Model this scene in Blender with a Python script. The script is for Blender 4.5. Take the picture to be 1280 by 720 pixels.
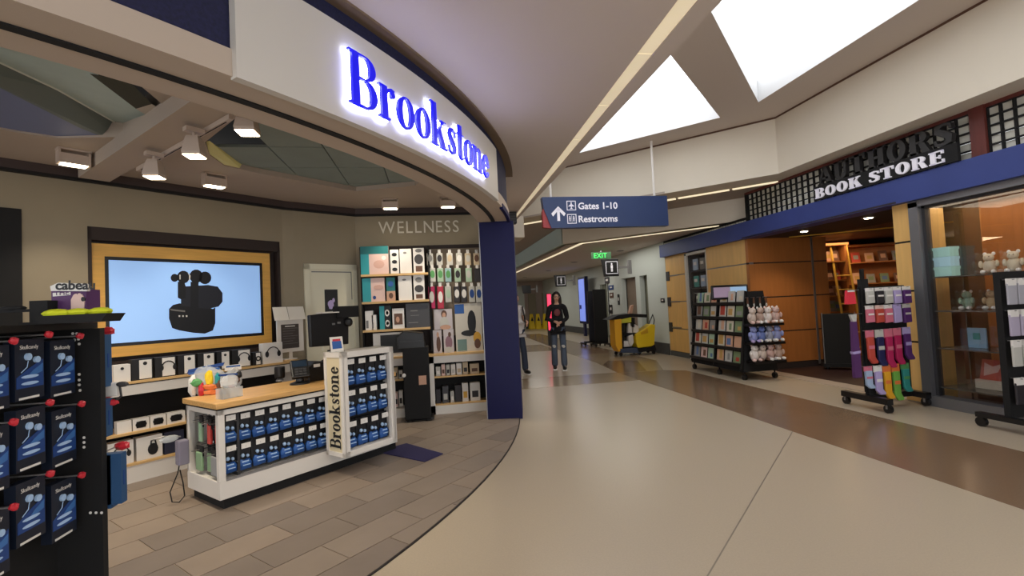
import bpy, bmesh, math, random
from mathutils import Vector, Matrix
for o in list(bpy.data.objects): bpy.data.objects.remove(o)
S = bpy.context.scene; COL = S.collection
rnd = random.Random(7)
# ---------------------------------------------------------------- camera
F_PX = 600.0
yaw = math.atan(100/600); pitch = math.atan(22/600); roll = math.atan(.0485)
FW = Vector((math.sin(yaw)*math.cos(pitch), math.cos(yaw)*math.cos(pitch), math.sin(pitch)))
r0 = Vector((math.cos(yaw), -math.sin(yaw), 0)); u0 = r0.cross(FW)
RT = r0*math.cos(roll) - u0*math.sin(roll); UP = u0*math.cos(roll) + r0*math.sin(roll)
CP = Vector((0, 0, 1.5))
cd = bpy.data.cameras.new('camera'); cam = bpy.data.objects.new('camera', cd); COL.objects.link(cam)
cd.sensor_fit = 'HORIZONTAL'; cd.sensor_width = 36; cd.lens = 36*F_PX/1280; cd.clip_start = .05; cd.clip_end = 200
M3 = Matrix((RT, UP, -FW)).transposed(); cam.matrix_world = Matrix.Translation(CP) @ M3.to_4x4()
S.camera = cam
S.view_settings.view_transform = 'Standard'; S.view_settings.look = 'None'
S.view_settings.gamma = 1; S.view_settings.use_curve_mapping = False
S.view_settings.exposure = 0.05
# ---------------------------------------------------------------- sky
W = bpy.data.worlds.new('sky'); S.world = W; W.use_nodes = True
bg = W.node_tree.nodes['Background']; bg.inputs[0].default_value = (.93, .96, 1, 1); bg.inputs[1].default_value = 2.3
# ---------------------------------------------------------------- materials
def lin(c): return tuple(((v/255)/12.92 if v/255 <= .04045 else ((v/255+.055)/1.055)**2.4) for v in c)
MATS = {}
def mat(name, rgb, rough=.6, metal=0, emit=0, var=0, scale=8, bump=0, alpha=None, trans=0, wood=0, spec=None, ecol=None):
    if name in MATS: return MATS[name]
    m = bpy.data.materials.new(name); m.use_nodes = True; nt = m.node_tree; b = nt.nodes['Principled BSDF']
    c = lin(rgb); b.inputs['Base Color'].default_value = (*c, 1)
    b.inputs['Roughness'].default_value = rough; b.inputs['Metallic'].default_value = metal
    if spec is not None: b.inputs['Specular IOR Level'].default_value = spec
    if emit:
        b.inputs['Emission Color'].default_value = (*lin(ecol or rgb), 1); b.inputs['Emission Strength'].default_value = emit
    if trans: b.inputs['Transmission Weight'].default_value = trans; b.inputs['IOR'].default_value = 1.45
    if alpha is not None: b.inputs['Alpha'].default_value = alpha
    if var or wood or bump:
        tc = nt.nodes.new('ShaderNodeTexCoord'); n = nt.nodes.new('ShaderNodeTexNoise'); n.inputs['Scale'].default_value = scale
        n.inputs['Detail'].default_value = 6
        mp = nt.nodes.new('ShaderNodeMapping'); nt.links.new(tc.outputs['Object'], mp.inputs[0]); nt.links.new(mp.outputs[0], n.inputs['Vector'])
        if wood: mp.inputs['Scale'].default_value = (1, 6, 10) if wood == 1 else (6, 6, .6)
        if var:
            rp = nt.nodes.new('ShaderNodeValToRGB'); nt.links.new(n.outputs['Fac'], rp.inputs[0])
            rp.color_ramp.elements[0].position = .3; rp.color_ramp.elements[1].position = .7
            rp.color_ramp.elements[0].color = (*[v*(1-var) for v in c], 1); rp.color_ramp.elements[1].color = (*[min(1, v*(1+var)) for v in c], 1)
            nt.links.new(rp.outputs[0], b.inputs['Base Color'])
        if bump:
            bp = nt.nodes.new('ShaderNodeBump'); bp.inputs['Strength'].default_value = bump; bp.inputs['Distance'].default_value = .01
            nt.links.new(n.outputs['Fac'], bp.inputs['Height']); nt.links.new(bp.outputs[0], b.inputs['Normal'])
    MATS[name] = m; return m
taupe = mat('taupe_paint', (146, 134, 112), .8, var=.04, scale=3)
cream = mat('cream_paint', (205, 198, 180), .7, var=.03, scale=3)
shopceil = mat('shop_soffit_paint', (172, 158, 145), .85)
tealceil = mat('grey_green_ceiling_panel', (132, 144, 140), .8, var=.05, scale=4)
darkline = mat('dark_joint', (30, 22, 20), .8)
crown = mat('brown_crown', (62, 48, 46), .6)
lip = mat('fascia_beige', (186, 170, 155), .7)
signwhite = mat('sign_panel_white', (205, 200, 193), .45)
navymesh = mat('navy_perforated_metal', (24, 26, 62), .8, 0, var=.3, scale=60)
navy = mat('navy_gloss_laminate', (9, 9, 64), .45, var=.08, scale=2, spec=.25)
navyband = mat('blue_fascia_paint', (52, 68, 135), .5, var=.06, scale=3)
blueletter = mat('blue_letter_face', (10, 10, 215), .3, emit=.55, ecol=(10, 10, 225))
halo = mat('white_halo_light', (225, 232, 255), .4, emit=9)
white = mat('white_laminate', (222, 216, 208), .4)
whitepaint = mat('white_door_paint', (218, 212, 188), .5)
black = mat('black_plastic', (14, 13, 14), .4)
blackm = mat('black_matte', (10, 9, 10), .8)
darkgrey = mat('dark_grey_plastic', (48, 48, 50), .5)
woodtop = mat('maple_counter_wood', (205, 160, 98), .4, var=.16, scale=6, wood=1)
woodshelf = mat('maple_shelf_wood', (206, 168, 112), .5, var=.12, scale=6, wood=1)
yellowwood = mat('honey_wood_panel', (222, 170, 84), .5, var=.08, scale=4, wood=1)
brownlining = mat('dark_brown_lining', (44, 32, 28), .7)
screenblue = mat('screen_light_blue', (150, 190, 240), .3, emit=.5, ecol=(146, 184, 236))
screenblack = mat('screen_black_image', (10, 11, 18), .5)
screenmid = mat('screen_dark_grey_image', (26, 28, 38), .4)
concrete = mat('terrazzo_beige', (182, 167, 145), .28, var=.05, scale=90, spec=.5)
terrbrown = mat('terrazzo_brown', (126, 102, 80), .2, var=.07, scale=90, spec=.5)
terrtan = mat('terrazzo_tan', (160, 140, 112), .2, var=.06, scale=90, spec=.5)
grout = mat('tile_grout', (160, 144, 126), .8)
tileA = mat('shop_tile_grey_brown', (140, 126, 113), .45, var=.07, scale=3)
tileB = mat('shop_tile_warm', (147, 131, 116), .45, var=.07, scale=3)
tileC = mat('shop_tile_dark', (128, 115, 104), .45, var=.07, scale=3)
concceil = mat('concourse_ceiling_plaster', (206, 194, 184), .85)
upperwall = mat('bulkhead_cream', (222, 212, 194), .8, var=.015, scale=2)
shaft = mat('skylight_shaft_white', (238, 238, 238), .8)
lens = mat('linear_lamp_lens', (226, 214, 184), .5, emit=.42, ecol=(255, 236, 200), var=.15, scale=2.5)
lens2 = mat('strip_lamp_lens', (235, 224, 190), .5, emit=.75, ecol=(255, 238, 200))
hotlens = mat('spotlight_lens', (255, 246, 220), .5, emit=14, ecol=(255, 236, 200))
farwhite = mat('far_wall_white', (205, 212, 206), .7)
farteal = mat('far_wall_pale_teal', (188, 204, 196), .7)
farpink = mat('far_end_wall', (178, 160, 150), .7)
bbase = mat('dark_grey_baseboard', (78, 80, 80), .6)
birch = mat('birch_panel', (226, 180, 108), .45, var=.07, scale=2.5, wood=2)
birchdark = mat('amber_entry_panel', (172, 106, 52), .45, var=.08, scale=2.5, wood=2)
metalstrip = mat('brushed_metal_strip', (150, 148, 148), .35, .7)
steel = mat('brushed_window_frame', (138, 138, 142), .4, .7)
redwood = mat('red_brown_wood', (96, 38, 30), .5, var=.15, scale=4, wood=2)
darkwood = mat('dark_mahogany', (70, 36, 22), .5, var=.2, scale=3, wood=2)
darkfloor = mat('book_store_dark_floor', (52, 30, 24), .5, var=.1, scale=3)
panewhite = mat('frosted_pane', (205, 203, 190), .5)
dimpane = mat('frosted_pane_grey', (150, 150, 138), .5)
charletter = mat('charcoal_letter', (38, 36, 36), .5)
bwhite = mat('white_letter', (235, 232, 240), .4, emit=.12)
greyletter = mat('pale_grey_letter', (214, 208, 192), .5)
signnavy = mat('wayfinding_navy', (36, 56, 100), .4, var=.05, scale=3)
signred = mat('wayfinding_red', (150, 50, 55), .5)
paper = mat('white_paper', (228, 222, 212), .7)
glass = mat('shop_window_glass', (255, 255, 255), .02, trans=1, alpha=.12)
clearp = mat('clear_plastic', (235, 240, 242), .15, alpha=.35)
red = mat('red_plastic', (196, 38, 52), .4)
skin = mat('skin', (205, 158, 132), .6)
hairm = mat('dark_brown_hair', (36, 22, 18), .7, bump=.4, scale=60)
def cm(name, rgb, **k): return mat(name, rgb, k.pop('rough', .55), **k)
cyan_b = cm('teal_print', (40, 150, 158)); pink_b = cm('pale_pink_print', (220, 188, 178)); black_p = cm('black_print', (18, 18, 22))
white_p = cm('white_print', (226, 222, 216)); blue_p = cm('bright_blue_print', (38, 88, 160)); deepblue = cm('deep_blue_print', (22, 62, 128))
blueside = cm('steel_blue_card', (36, 76, 118)); greyp = cm('grey_print', (120, 118, 116)); purple = cm('purple_print', (84, 44, 96))
lime = cm('lime_yellow', (214, 222, 40)); yellow = cm('yellow_plastic', (240, 204, 24)); orange = cm('orange_print', (222, 120, 60))
green = cm('green_print', (84, 150, 86)); skinp = cm('tan_print', (196, 152, 126)); magenta = cm('magenta_cloth', (176, 30, 84))
lilac = cm('lilac_cloth', (176, 160, 206)); tealp = cm('teal_cloth', (48, 140, 132)); brownp = cm('brown_print', (96, 66, 50)); goldp = cm('gold_print', (214, 164, 60))
# ---------------------------------------------------------------- geometry helpers
class MB:
    def __init__(s, M=None): s.v = []; s.f = []; s.mi = []; s.mats = []; s.cur = 0; s.M = M
    def m(s, material):
        if material not in s.mats: s.mats.append(material)
        s.cur = s.mats.index(material); return s
    def add(s, vs, fs):
        n = len(s.v); s.v += [tuple(s.M @ Vector(p)) if s.M else tuple(p) for p in vs]
        for f in fs: s.f.append(tuple(n+i for i in f)); s.mi.append(s.cur)
        return s
    def box(s, a, b):
        x0, y0, z0 = [min(a[i], b[i]) for i in range(3)]; x1, y1, z1 = [max(a[i], b[i]) for i in range(3)]
        return s.add([(x0,y0,z0),(x1,y0,z0),(x1,y1,z0),(x0,y1,z0),(x0,y0,z1),(x1,y0,z1),(x1,y1,z1),(x0,y1,z1)],
                     [(0,3,2,1),(4,5,6,7),(0,1,5,4),(1,2,6,5),(2,3,7,6),(3,0,4,7)])
    def poly(s, pts): return s.add(pts, [tuple(range(len(pts)))])
    def prism(s, pts, z0, z1):
        n = len(pts); vs = [(x, y, z0) for x, y in pts]+[(x, y, z1) for x, y in pts]
        return s.add(vs, [tuple(range(n))[::-1], tuple(range(n, 2*n))]+[(i, (i+1) % n, n+(i+1) % n, n+i) for i in range(n)])
    def slab(s, pts, y0, y1):            # outline in x,z extruded along y
        n = len(pts); vs = [(x, y0, z) for x, z in pts]+[(x, y1, z) for x, z in pts]
        return s.add(vs, [tuple(range(n)), tuple(range(n, 2*n))[::-1]]+[(i, n+i, n+(i+1) % n, (i+1) % n) for i in range(n)])
    def disc(s, cx, cz, rx, rz, y0, y1=None, n=14):
        pts = [(cx+rx*math.cos(2*math.pi*i/n), cz+rz*math.sin(2*math.pi*i/n)) for i in range(n)]
        if y1 is None: return s.add([(x, y0, z) for x, z in pts], [tuple(range(n))])
        return s.slab(pts, y0, y1)
    def rect(s, x0, z0, x1, z1, y): return s.add([(x0,y,z0),(x1,y,z0),(x1,y,z1),(x0,y,z1)], [(0,1,2,3)])
    def tube(s, pts, r, n=8, cap=True):
        pts = [Vector(p) for p in pts]; rs = r if isinstance(r, (list, tuple)) else [r]*len(pts); vs = []; fs = []
        for i, p in enumerate(pts):
            d = (pts[min(i+1, len(pts)-1)]-pts[max(i-1, 0)]).normalized(); a = d.orthogonal().normalized()
            if abs(d.z) < .9: a = d.cross(Vector((0,0,1))).normalized()
            else: a = d.cross(Vector((0,1,0))).normalized()
            b = d.cross(a)
            for k in range(n): t = 2*math.pi*k/n; vs.append(tuple(p+(a*math.cos(t)+b*math.sin(t))*rs[i]))
        for i in range(len(pts)-1):
            for k in range(n): fs.append((i*n+k, i*n+(k+1) % n, (i+1)*n+(k+1) % n, (i+1)*n+k))
        if cap: fs += [tuple(range(n))[::-1], tuple(range((len(pts)-1)*n, len(pts)*n))]
        return s.add(vs, fs)
    def lathe(s, c, prof, n=14, sx=1, sy=1):
        vs = []; fs = []
        for r, z in prof:
            for k in range(n): t = 2*math.pi*k/n; vs.append((c[0]+r*sx*math.cos(t), c[1]+r*sy*math.sin(t), c[2]+z))
        for i in range(len(prof)-1):
            for k in range(n): fs.append((i*n+k, i*n+(k+1) % n, (i+1)*n+(k+1) % n, (i+1)*n+k))
        fs += [tuple(range(n))[::-1], tuple(range((len(prof)-1)*n, len(prof)*n))]
        return s.add(vs, fs)
    def blob(s, c, rx, ry, rz, n=10, seed=0, amp=0):
        rr = random.Random(seed); prof = 6; vs = []; fs = []
        for i in range(prof+1):
            ph = math.pi*i/prof-math.pi/2
            for k in range(n):
                t = 2*math.pi*k/n; q = 1+amp*(rr.random()-.5)
                vs.append((c[0]+rx*q*math.cos(ph)*math.cos(t), c[1]+ry*q*math.cos(ph)*math.sin(t), c[2]+rz*q*math.sin(ph)))
        for i in range(prof):
            for k in range(n): fs.append((i*n+k, i*n+(k+1) % n, (i+1)*n+(k+1) % n, (i+1)*n+k))
        return s.add(vs, fs)
    def build(s, name, parent=None, material=None, smooth=False, bevel=0):
        me = bpy.data.meshes.new(name); me.from_pydata(s.v, [], s.f)
        for mm in (s.mats or [material]): me.materials.append(mm)
        me.polygons.foreach_set('material_index', s.mi if s.mats else [0]*len(s.f))
        if smooth: me.polygons.foreach_set('use_smooth', [True]*len(s.f))
        me.update(); o = bpy.data.objects.new(name, me); COL.objects.link(o)
        if parent: o.parent = parent
        if bevel:
            bv = o.modifiers.new('bevel', 'BEVEL'); bv.width = bevel; bv.segments = 2; bv.limit_method = 'ANGLE'
        return o
def tag(o, label=None, cat=None, group=None, kind=None):
    if label: o['label'] = label
    if cat: o['category'] = cat
    if group: o['group'] = group
    if kind: o['kind'] = kind
    return o
def thing(name, label, cat, loc=(0,0,0), rz=0, group=None):
    o = bpy.data.objects.new(name, None); COL.objects.link(o); o.empty_display_size = .1
    o.location = loc; o.rotation_euler = (0, 0, rz); return tag(o, label, cat, group)
def setting(name, loc=(0,0,0), rz=0):
    o = bpy.data.objects.new(name, None); COL.objects.link(o); o.location = loc; o.rotation_euler = (0,0,rz)
    o['kind'] = 'structure'; return o
def st(mb, name, material=None, parent=None):
    o = mb.build(name, parent, material)
    if not parent: o['kind'] = 'structure'
    return o
def bx(name, parent, a, b, material, bevel=0):
    return MB().m(material).box(a, b).build(name, parent, bevel=bevel)
def dup(root, loc, rz, label=None, group=None):
    def cp(o, par):
        c = o.copy(); COL.objects.link(c); c.parent = par
        for ch in [q for q in o.children]: cp(ch, c)
        return c
    r = cp(root, None); r.location = loc; r.rotation_euler = (0,0,rz)
    if label: r['label'] = label
    if group: r['group'] = group
    return r
ORD = ['first','second','third','fourth','fifth','sixth','seventh','eighth','ninth','tenth','eleventh','twelfth','thirteenth']
def text_mesh(s, size, depth, name, material, parent, loc, rz=0, rx=math.pi/2, center=False, tilt=0, sx=1, bold=0):
    cu = bpy.data.curves.new('t', 'FONT'); cu.body = s; cu.size = size; cu.extrude = depth; cu.offset = bold; cu.resolution_u = 3
    if center: cu.align_x = 'CENTER'
    o = bpy.data.objects.new('t', cu); COL.objects.link(o); bpy.context.view_layer.update()
    me = bpy.data.meshes.new_from_object(o.evaluated_get(bpy.context.evaluated_depsgraph_get()))
    bpy.data.objects.remove(o); me.materials.clear(); me.materials.append(material)
    q = bpy.data.objects.new(name, me); COL.objects.link(q); q.parent = parent
    q.matrix_local = Matrix.Translation(loc) @ Matrix.Rotation(rz, 4, 'Z') @ Matrix.Rotation(rx, 4, 'X') @ Matrix.Rotation(tilt, 4, 'Z') @ Matrix.Diagonal((sx, 1, 1, 1))
    return q
def area(name, loc, size, energy, color=(1,.9,.76), rot=(0,0,0), parent=None, sy=None, spread=None):
    l = bpy.data.lights.new(name, 'AREA'); l.energy = energy; l.color = color; l.size = size
    if sy: l.shape = 'RECTANGLE'; l.size_y = sy
    if spread: l.spread = spread
    o = bpy.data.objects.new(name, l); COL.objects.link(o); o.location = loc; o.rotation_euler = rot
    if parent: o.parent = parent
    return o
def spot(name, loc, energy, target, angle=90, color=(1,.88,.7), parent=None, r=.03):
    l = bpy.data.lights.new(name, 'SPOT'); l.energy = energy; l.color = color; l.spot_size = math.radians(angle); l.spot_blend = .7; l.shadow_soft_size = r
    o = bpy.data.objects.new(name, l); COL.objects.link(o); o.location = loc
    o.rotation_euler = (Vector(target)-Vector(loc)).to_track_quat('-Z', 'Y').to_euler()
    if parent: o.parent = parent
    return o
# points on real planes of the place, found once from the survey of the picture
def ray(x, y): return FW*F_PX + RT*(x-640) - UP*(y-360)
def aZ(x, y, z=0): d = ray(x, y); return CP + d*((z-CP.z)/d.z)
def aX(x, y, X): d = ray(x, y); return d*(X/d.x) + CP
def aY(x, y, Y): d = ray(x, y); return d*(Y/d.y) + CP
R45 = math.pi/4; Q = math.sqrt(.5)
def aP(x, y, o, rz):          # local (along, height) on the vertical plane through o facing local -y
    dr = Vector((math.cos(rz), math.sin(rz), 0)); n = Vector((-dr.y, dr.x, 0)); d = ray(x, y)
    t = ((Vector((o[0], o[1], 0))-Vector((0,0,0))).dot(n))/d.dot(n); p = CP+d*t
    return (p-Vector((o[0], o[1], 0))).dot(dr), p.z
# ================================================================ SETTING: floors
CX, CY_, RF = -7.0, 7.8, 8.2
def pc(ang, r): a = math.radians(ang); return (CX+r*math.cos(a), CY_+r*math.sin(a))
def bandpoly(name, pts, z, material, parent=None):
    mb = MB().m(material); mb.prism(pts, z-.02, z); return st(mb, name, None, parent)
floor = bandpoly('floor', [(-9,-5),(14,-5),(14,34),(-9,34)], 0, concrete)
for i, (pts, mt_) in enumerate([
    ([(3.78,-5),(5.06,-5),(5.06,9.2),(4.7,9.45),(3.72,9.45),(3.76,7)], terrbrown),
    ([(1.2,8.5),(3.74,8.5),(3.74,9.6),(1.2,9.7)], terrtan),
    ([(3.72,9.46),(4.7,9.46),(5.3,11.0),(5.3,13),(3.9,13.4),(3.9,11.4)], terrtan),
    ([(3.72,9.5),(4.35,9.5),(4.9,11.2),(4.3,11.6),(3.9,10.9)], terrbrown),
    ([(3.9,13.42),(5.3,13.02),(5.3,24),(4.3,24)], terrbrown),
    ([(1.4,15.2),(3.9,15.0),(3.9,17.5),(1.4,17.7)], terrtan),
    ([(1.4,22),(4.1,21.8),(4.1,24.5),(1.4,24.5)], terrbrown)]):
    bandpoly('terrazzo_band', pts, .002+.0004*i, mt_, floor)
dv = MB().m(mat('zinc_divider_strip', (140,130,116), .4, .3)); a = Vector((3.76,4.67)); b = Vector((1.3,2.35)); n = Vector((b.y-a.y, a.x-b.x)).normalized()*.004
dv.prism([tuple(a+n), tuple(b+n), tuple(b-n), tuple(a-n)], 0, .0015).build('divider_strip', floor)
# shop floor: tiles laid parallel to the kiosk, clipped by the curved edge
sf_pts = [pc(t, RF) for t in range(-78, -7, 2)]
sfl = MB().m(grout); sfl.prism(sf_pts+[(1.1,7.3),(-1.1,7.3),(-2.0,6.7),(-6.8,1.9),(-6.8,0)], -.01, .004); sfl = st(sfl, 'floor_shop')
edge = MB().m(darkline)
for i in range(len(sf_pts)-1):
    (xa, ya), (xb, yb) = sf_pts[i], sf_pts[i+1]; (xc, yc), (xd, yd) = pc(-78+2*i, RF+.012), pc(-76+2*i, RF+.012)
    edge.prism([(xa,ya),(xc,yc),(xd,yd),(xb,yb)], 0, .007)
edge.build('floor_edge_trim', sfl)
def clip_circle(poly, RR_=8.198):
    out = poly; cps = [pc(t, RR_) for t in range(-84, 2, 3)]
    for i in range(len(cps)-1):
        (ax, ay), (bx_, by) = cps[i], cps[i+1]; res = []
        side = lambda p: (bx_-ax)*(p[1]-ay)-(by-ay)*(p[0]-ax)
        for j in range(len(out)):
            p, q = out[j], out[(j+1) % len(out)]; sp, sq = side(p), side(q)
            if sp >= 0: res.append(p)
            if (sp >= 0) != (sq >= 0): t = sp/(sp-sq); res.append((p[0]+(q[0]-p[0])*t, p[1]+(q[1]-p[1])*t))
        out = res
        if len(out) < 3: return None
    return out
cnt = 0
for r in range(-9, 22):
    for c in range(-7, 12):
        u = c*.61+(.305 if r % 2 else 0); w = r*.305
        q = [(u+.003, w+.003), (u+.605, w+.003), (u+.605, w+.3), (u+.003, w+.3)]
        P2 = [((a_-b_)*Q-1.25, (a_+b_)*Q+4.24) for a_, b_ in [(x, y-2.8) for x, y in q]]
        cx = sum(p[0] for p in P2)/4; cy = sum(p[1] for p in P2)/4
        if cx < -3.2 or cx > 1.3 or cy < .6 or cy > 7.25 or cy-cx > 8.45: continue
        if cx < -1.2 and cy < 1.6: continue
        P2 = [(x, min(y, 7.24)) for x, y in P2]
        P2 = clip_circle(P2)
        if not P2: continue
        MB().m(rnd.choice([tileA, tileA, tileB, tileC])).prism(P2, .002, .009+.0006*rnd.random()).build('floor_tile', sfl); cnt += 1
print('tiles', cnt)
# ================================================================ shop walls
KW = 8.6          # TV wall: Y - X = KW
def kw(k, u): return ((-k/2)+u*Q, (k/2)+u*Q)     # point on line Y-X=k, u metres along from its foot
WZ = 3.02
# wall_left: in TV-wall frame, origin at foot of line
OW = (-KW/2, KW/2)
def lw(px, py): return aP(px, py, OW, R45)
wl = setting('wall_left', (OW[0], OW[1], 0), R45)
n0 = lw(109,280)[0]; n1 = lw(349,299)[0]; nz0, nz1 = 1.03, 2.48
e0, e1 = -2.6, lw(352,260)[0]
m = MB().m(taupe); m.box((e0,0,0),(n0,.12,WZ)); m.box((n1,0,0),(e1,.12,WZ)); m.box((n0,0,0),(n1,.12,nz0)); m.box((n0,0,nz1),(n1,.12,WZ)); m.build('wall_panel', wl)
m = MB().m(brownlining); m.box((n0,.1,nz0),(n1,.13,nz1))
m.box((n0,-.004,nz0),(n0+.03,.13,nz1)); m.box((n1-.03,-.004,nz0),(n1,.13,nz1)); m.box((n0,-.004,nz1-.13),(n1,.13,nz1)); m.box((n0,-.004,nz0),(n1,.13,nz0+.1)); m.build('niche_lining', wl)
def molding(name, parent, x0, x1, y=0):
    m = MB().m(crown); m.slab([(0,0)], 0, 0) if 0 else None
    m.box((x0, y-.05, WZ-.085), (x1, y, WZ)); m.m(blackm); m.box((x0, y-.055, WZ-.11), (x1, y, WZ-.083)); return m.build(name, parent)
molding('crown_molding', wl, e0, e1)
m = MB().m(blackm); ud = lw(27,300); m.box((ud[0]-.9,-.01,0),(ud[0],0,ud[1]+.28)); m.build('dark_doorway', wl)
# tv
o = thing('wall_television', 'large wall television in honey wood surround showing black earbuds in charging case', 'television', (OW[0], OW[1], 0), R45)
KV = 8.45
def lt(px, py): return lw(px, py)
A = lw(115.7,303.3); B = lw(338.4,316.7); Cc = lw(342.7,428.4); D = lw(143.3,446.9)
x0, x1 = A[0], B[0]; z0, z1 = (Cc[1]+D[1])/2, (A[1]+B[1])/2
m = MB().m(yellowwood); fr = .1
sA = lw(135,320); sB = lw(327,325); sC = lw(329,418); sx0, sx1 = sA[0]-.02, lw(330,370)[0]+.01; sz1 = sA[1]; sz0 = (lw(143,434)[1]+lw(329,419)[1])/2
m.box((x0,.03,z0),(sx0,.09,z1)); m.box((sx1,.03,z0),(x1,.09,z1)); m.box((sx0,.03,z0),(sx1,.09,sz0)); m.box((sx0,.03,sz1),(sx1,.09,z1)); m.build('wood_surround', o)
bz = .035
m = MB().m(black); m.box((sx0,.045,sz0),(sx1,.09,sz1)); m.build('bezel', o)
m = MB().m(screenblue); m.box((sx0+bz,.040,sz0+bz),(sx1-bz,.046,sz1-bz)); scr = m.build('screen', o)
# picture on the screen: case with two earbuds
m = MB(); y = .0385
def sp(px, py): return lw(px, py)
def SC(pts, mt_, yy): m.m(mt_).add([(p[0], yy, p[1]) for p in [sp(*q) for q in pts]], [tuple(range(len(pts)))[::-1]])
SC([(213,386),(218,381),(226,379),(250,381),(268,386),(271,384),(271,404),(268,413),(258,417),(244,416),(226,413),(217,410),(213,398)], screenblack, y)
SC([(228,358),(262,356),(274,358),(280,366),(280,377),(275,383),(262,386),(228,382)], screenmid, y-.0004)
SC([(224,352),(232,352),(234,358),(234,372),(228,374),(224,372)], screenblack, y-.0008)
SC([(240,352),(250,352),(250,390),(240,390)], screenblack, y-.0008)
for (cx, cy, r_) in [(231,346,8),(220,347,5),(247,345,8.5),(258,347,8)]:
    SC([(cx+r_*math.cos(t*.45), cy+r_*math.sin(t*.45)) for t in range(14)], screenblack, y-.001)
SC([(214,386),(233,388),(233,390),(216,388)], greyp, y-.0012)
for cx in (226,230.5,235): SC([(cx-1,394),(cx+1,394),(cx+1,396),(cx-1,396)], white_p, y-.0012)
SC([(236,340),(238,344),(238,349),(236,352),(239.5,349),(240,344)], white_p, y-.0013)
SC([(226,343),(227.5,343),(227.5,349),(226,349)], white_p, y-.0013)
m.build('screen_image', scr)
# far pilaster + door wall + wellness wall
DW = (-1.07, 7.25); DR = math.radians(34)
dw = setting('wall_back_left', (DW[0], DW[1], 0), DR)
def ld(px, py): return aP(px, py, DW, DR)
du = ld(367,300)[0]
m = MB().m(taupe); m.box((du,0,0),(0,.12,WZ)); m.build('wall_panel', dw); molding('crown_molding', dw, du, 0.02)
pl = kw(KW, 0); pe = (OW[0]+e1*Q, OW[1]+e1*Q); dl = (DW[0]+du*math.cos(DR), DW[1]+du*math.sin(DR))
m = MB().m(taupe); m.prism([pe, (dl[0]-.0, dl[1]-.0), (dl[0]-.1, dl[1]+.2), (pe[0]-.1, pe[1]+.2)], 0, WZ)
m.m(crown); m.prism([(pe[0]+.03,pe[1]-.03), (dl[0]+.03, dl[1]-.03), dl, pe], WZ-.085, WZ)
m.m(blackm); m.prism([(pe[0]+.034,pe[1]-.034), (dl[0]+.034, dl[1]-.034), dl, pe], WZ-.11, WZ-.085); st(m, 'wall_pilaster')
wb = setting('wall_back', (0, 7.25, 0), 0)
m = MB().m(taupe); m.box((-1.07,0,0),(1.15,.12,WZ)); m.m(brownlining); m.box((-1.02,-.012,.1),(.80,0,2.46)); m.build('wall_panel', wb); molding('crown_molding', wb, -1.07, 1.0)
# door_1
d1 = setting('door_1', (DW[0], DW[1], 0), DR)
a0, a1 = ld(379,327)[0], ld(444.4,329)[0]; dz = 2.2
m = MB().m(whitepaint); m.box((a0,-.03,0),(a0+.07,0,dz)); m.box((a1-.06,-.03,0),(a1,0,dz)); m.box((a0,-.03,dz-.075),(a1,0,dz)); m.build('door_frame', d1)
m = MB().m(whitepaint); m.box((a0+.07,-.012,0),(a1-.06,0,dz-.075)); m.build('door_leaf', d1)
m = MB().m(greyp); m.box((a0+.1,-.016,dz-.115),(a1-.08,-.01,dz-.10)); m.box((a1-.085,-.016,1.7),(a1-.075,-.01,dz-.1)); m.build('door_groove', d1)
# ================================================================ shop ceiling
def hole_plane(name, outer, holes, z, material, parent=None, thick=0):
    bm = bmesh.new(); es = []
    for loop in [outer]+holes:
        vs = [bm.verts.new((x, y, z)) for x, y in loop]
        es += [bm.edges.new((vs[i], vs[(i+1) % len(vs)])) for i in range(len(vs))]
    bmesh.ops.triangle_fill(bm, edges=es, use_beauty=True)
    me = bpy.data.meshes.new(name); bm.to_mesh(me); bm.free(); me.materials.append(material)
    o = bpy.data.objects.new(name, me); COL.objects.link(o); o.parent = parent
    if not parent: o['kind'] = 'structure'
    return o
def upstand(pts, z0, z1, material, name, parent, closed=True):
    m = MB().m(material); n = len(pts)
    for i in range(n if closed else n-1):
        a, b = pts[i], pts[(i+1) % n]; m.add([(a[0],a[1],z0),(b[0],b[1],z0),(b[0],b[1],z1),(a[0],a[1],z1)], [(0,1,2,3)])
    return m.build(name, parent)
RI = 7.78
recR = [tuple(aZ(px, py, WZ))[:2] for px, py in ((256,178),(262,194),(280,207),(320,216),(445,239),(519,232))]+[pc(t, RI-.03) for t in (-22,-26,-30,-34,-37)]
recL = [(-4.6,2.7),(-3.1,4.2),(-2.95,4.33),(-2.4,4.3),(-1.78,3.66),(-1.76,3.25),(-1.9,3.14),(-2.3,2.85),(-4.0,1.2)]
recL = [(-4.9,2.4),(-3.1,4.22),(-2.92,4.34),(-2.42,4.3),(-1.80,3.66),(-1.78,3.25),(-1.92,3.04),(-2.2,2.9),(-3.4,1.3)]
outer = [(1.12,7.3),(-1.07,7.3),(-1.95,6.75),(-7.7,1.0),(-7.0,-.2)]+[pc(t, RI) for t in range(-78, -8, 3)]
ceil = hole_plane('ceiling', outer, [recR, recL], WZ, shopceil)
upstand(recR, WZ, 3.09, shopceil, 'recess_side', ceil); upstand(recL, WZ, 3.2, shopceil, 'recess_side', ceil)
up = MB().m(darkline); up.box((-8,-1,3.42),(1.3,7.6,3.44)); up.build('ceiling_backing', ceil)
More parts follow.
